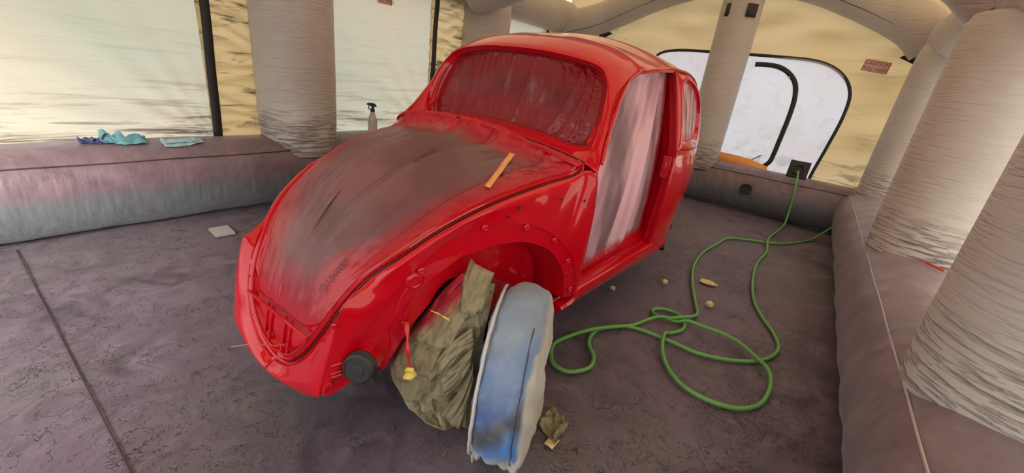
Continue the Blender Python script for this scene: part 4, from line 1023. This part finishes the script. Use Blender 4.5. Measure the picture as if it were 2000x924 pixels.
b.grid(FR, True); b.cap(FR[0]); b.cap(FR[-1]); b.build('trigger_head', RUBBER, sb, angle=30)
b = MB(); b.tube(spl([(.026, -.019, .256), (.028, -.020, .236), (.024, -.017, .215)], 8), .005, 6); b.build('trigger', RUBBER, sb)

# cloths on the left tube
def cloth(name, c, sx_, sy_, rot, label, mat, amp, seed, folds=True):
    root = empty(name, c, label, 'cloth', 'paper cloths on the left tube')
    b = MB(); R = np.array(Matrix.Rotation(rot, 3, 'Z')); n = 26
    def H(x, y):
        yy = c[1]+(R @ V(x, y, 0))[1]
        dz = abs(yy+2.36); zt = .545-.10*max(0, dz/.25)**2.6
        return zt-c[2]
    for k in range(2 if folds else 1):
        g = np.linspace(-1, 1, n); G = []
        for a in g:
            row = []
            for d in g:
                x = a*sx_/2*(1-.15*k)+.012*k; y = d*sy_/2*(1-.2*k)-.01*k+.01*math.sin(a*2+seed)
                z = H(x, y)+.006+.006*k+amp*abs(nz(a*1.5+seed, d*1.5, k))*(1+k)+amp*.6*max(0, a*math.sin(seed))**2
                p = R @ V(x, y, 0); row.append(V(p[0], p[1], z))
            G.append(row)
        b.grid(G)
    return b.build('fabric', mat, root, solid=.002, angle=50)
TEAL = simple('blue_shop_paper', (.13, .30, .34), .8, 60); TEAL2 = simple('pale_blue_paper', (.30, .45, .48), .8, 60); NAVY = simple('violet_blue_glove', (.05, .06, .16), .6, 60)
cloth('folded_cloth', (.065, -2.25, .54), .24, .085, .1, 'folded pale blue cloth on the left tube, right of the crumpled one', TEAL2, .012, 1.)
cloth('crumpled_cloth', (.36, -2.29, .54), .22, .09, -.1, 'crumpled teal cloth standing up on the left tube beside the window', TEAL, .05, 2.4)
cloth('dark_cloth', (.50, -2.30, .54), .12, .06, 0, 'dark violet cloth lying left of the crumpled teal cloth', NAVY, .02, 4.)
# tile
tl = empty('square_tile', (.055, -1.82, 0), 'small square grey tile with a dusty top, loose on the floor near the left tube', 'tile')
b = MB(); b.box((0, 0, .010), (.118, .152, .016), Matrix.Rotation(-.08, 3, 'Z')); b.build('pad', simple('grey_pad', (.22, .21, .215), .7, 60), tl, bevel=.003, smooth=False)
b = MB(); b.box((0, 0, .020), (.112, .146, .005), Matrix.Rotation(-.08, 3, 'Z')); b.build('top_face', simple('dusty_pad_face', (.34, .30, .30), .8, 25), tl, bevel=.001, smooth=False)
# yellow foam crumbs
for k, (x, y, s, lab) in enumerate(((-1.361, .462, .016, 'small yellow crumb nearest the car sill'), (-1.751, .688, .020, 'yellow crumb between the car and the green hose'), (-2.035, .925, .026, 'thin flat yellow scrap just right of the hose strand'), (-1.656, 1.01, .022, 'yellow lump right beside the hose above its knot'))):
    b = MB(); G = []; K = 14
    for j in range(9):
        ph = PI*j/8; G.append([V(math.sin(ph)*math.cos(a), math.sin(ph)*math.sin(a), math.cos(ph))*s*(1+.55*nz(math.cos(a)*2+k, math.sin(a)*2, ph*2))*V(1.6 if k == 2 else 1, 2.2 if k == 2 else 1, .3 if k == 2 else .8) for a in np.linspace(0, 2*PI, K, endpoint=False)])
    b.grid(G, True); m = min(v[2] for v in b.v); b.v = [(a, c_, d-m) for a, c_, d in b.v]
    o = b.build('foam_crumb', YELCHIP, angle=25); o.location = (x, y, 0); tag(o, lab, 'crumb', 'yellow foam crumbs on the floor')
# red wire on right tube
wr_ = empty('red_wire', (-2.0, 1.93, .555), 'short red wire lying on the right tube between two columns', 'wire')
b = MB(); b.tube(spl([(-.06, -.05, .0), (0, 0, .006), (.05, .06, .0)], 12), [.002]*5+[.006]*7, 6); b.build('wire', simple('red_plastic', (.65, .02, .02), .4), wr_)
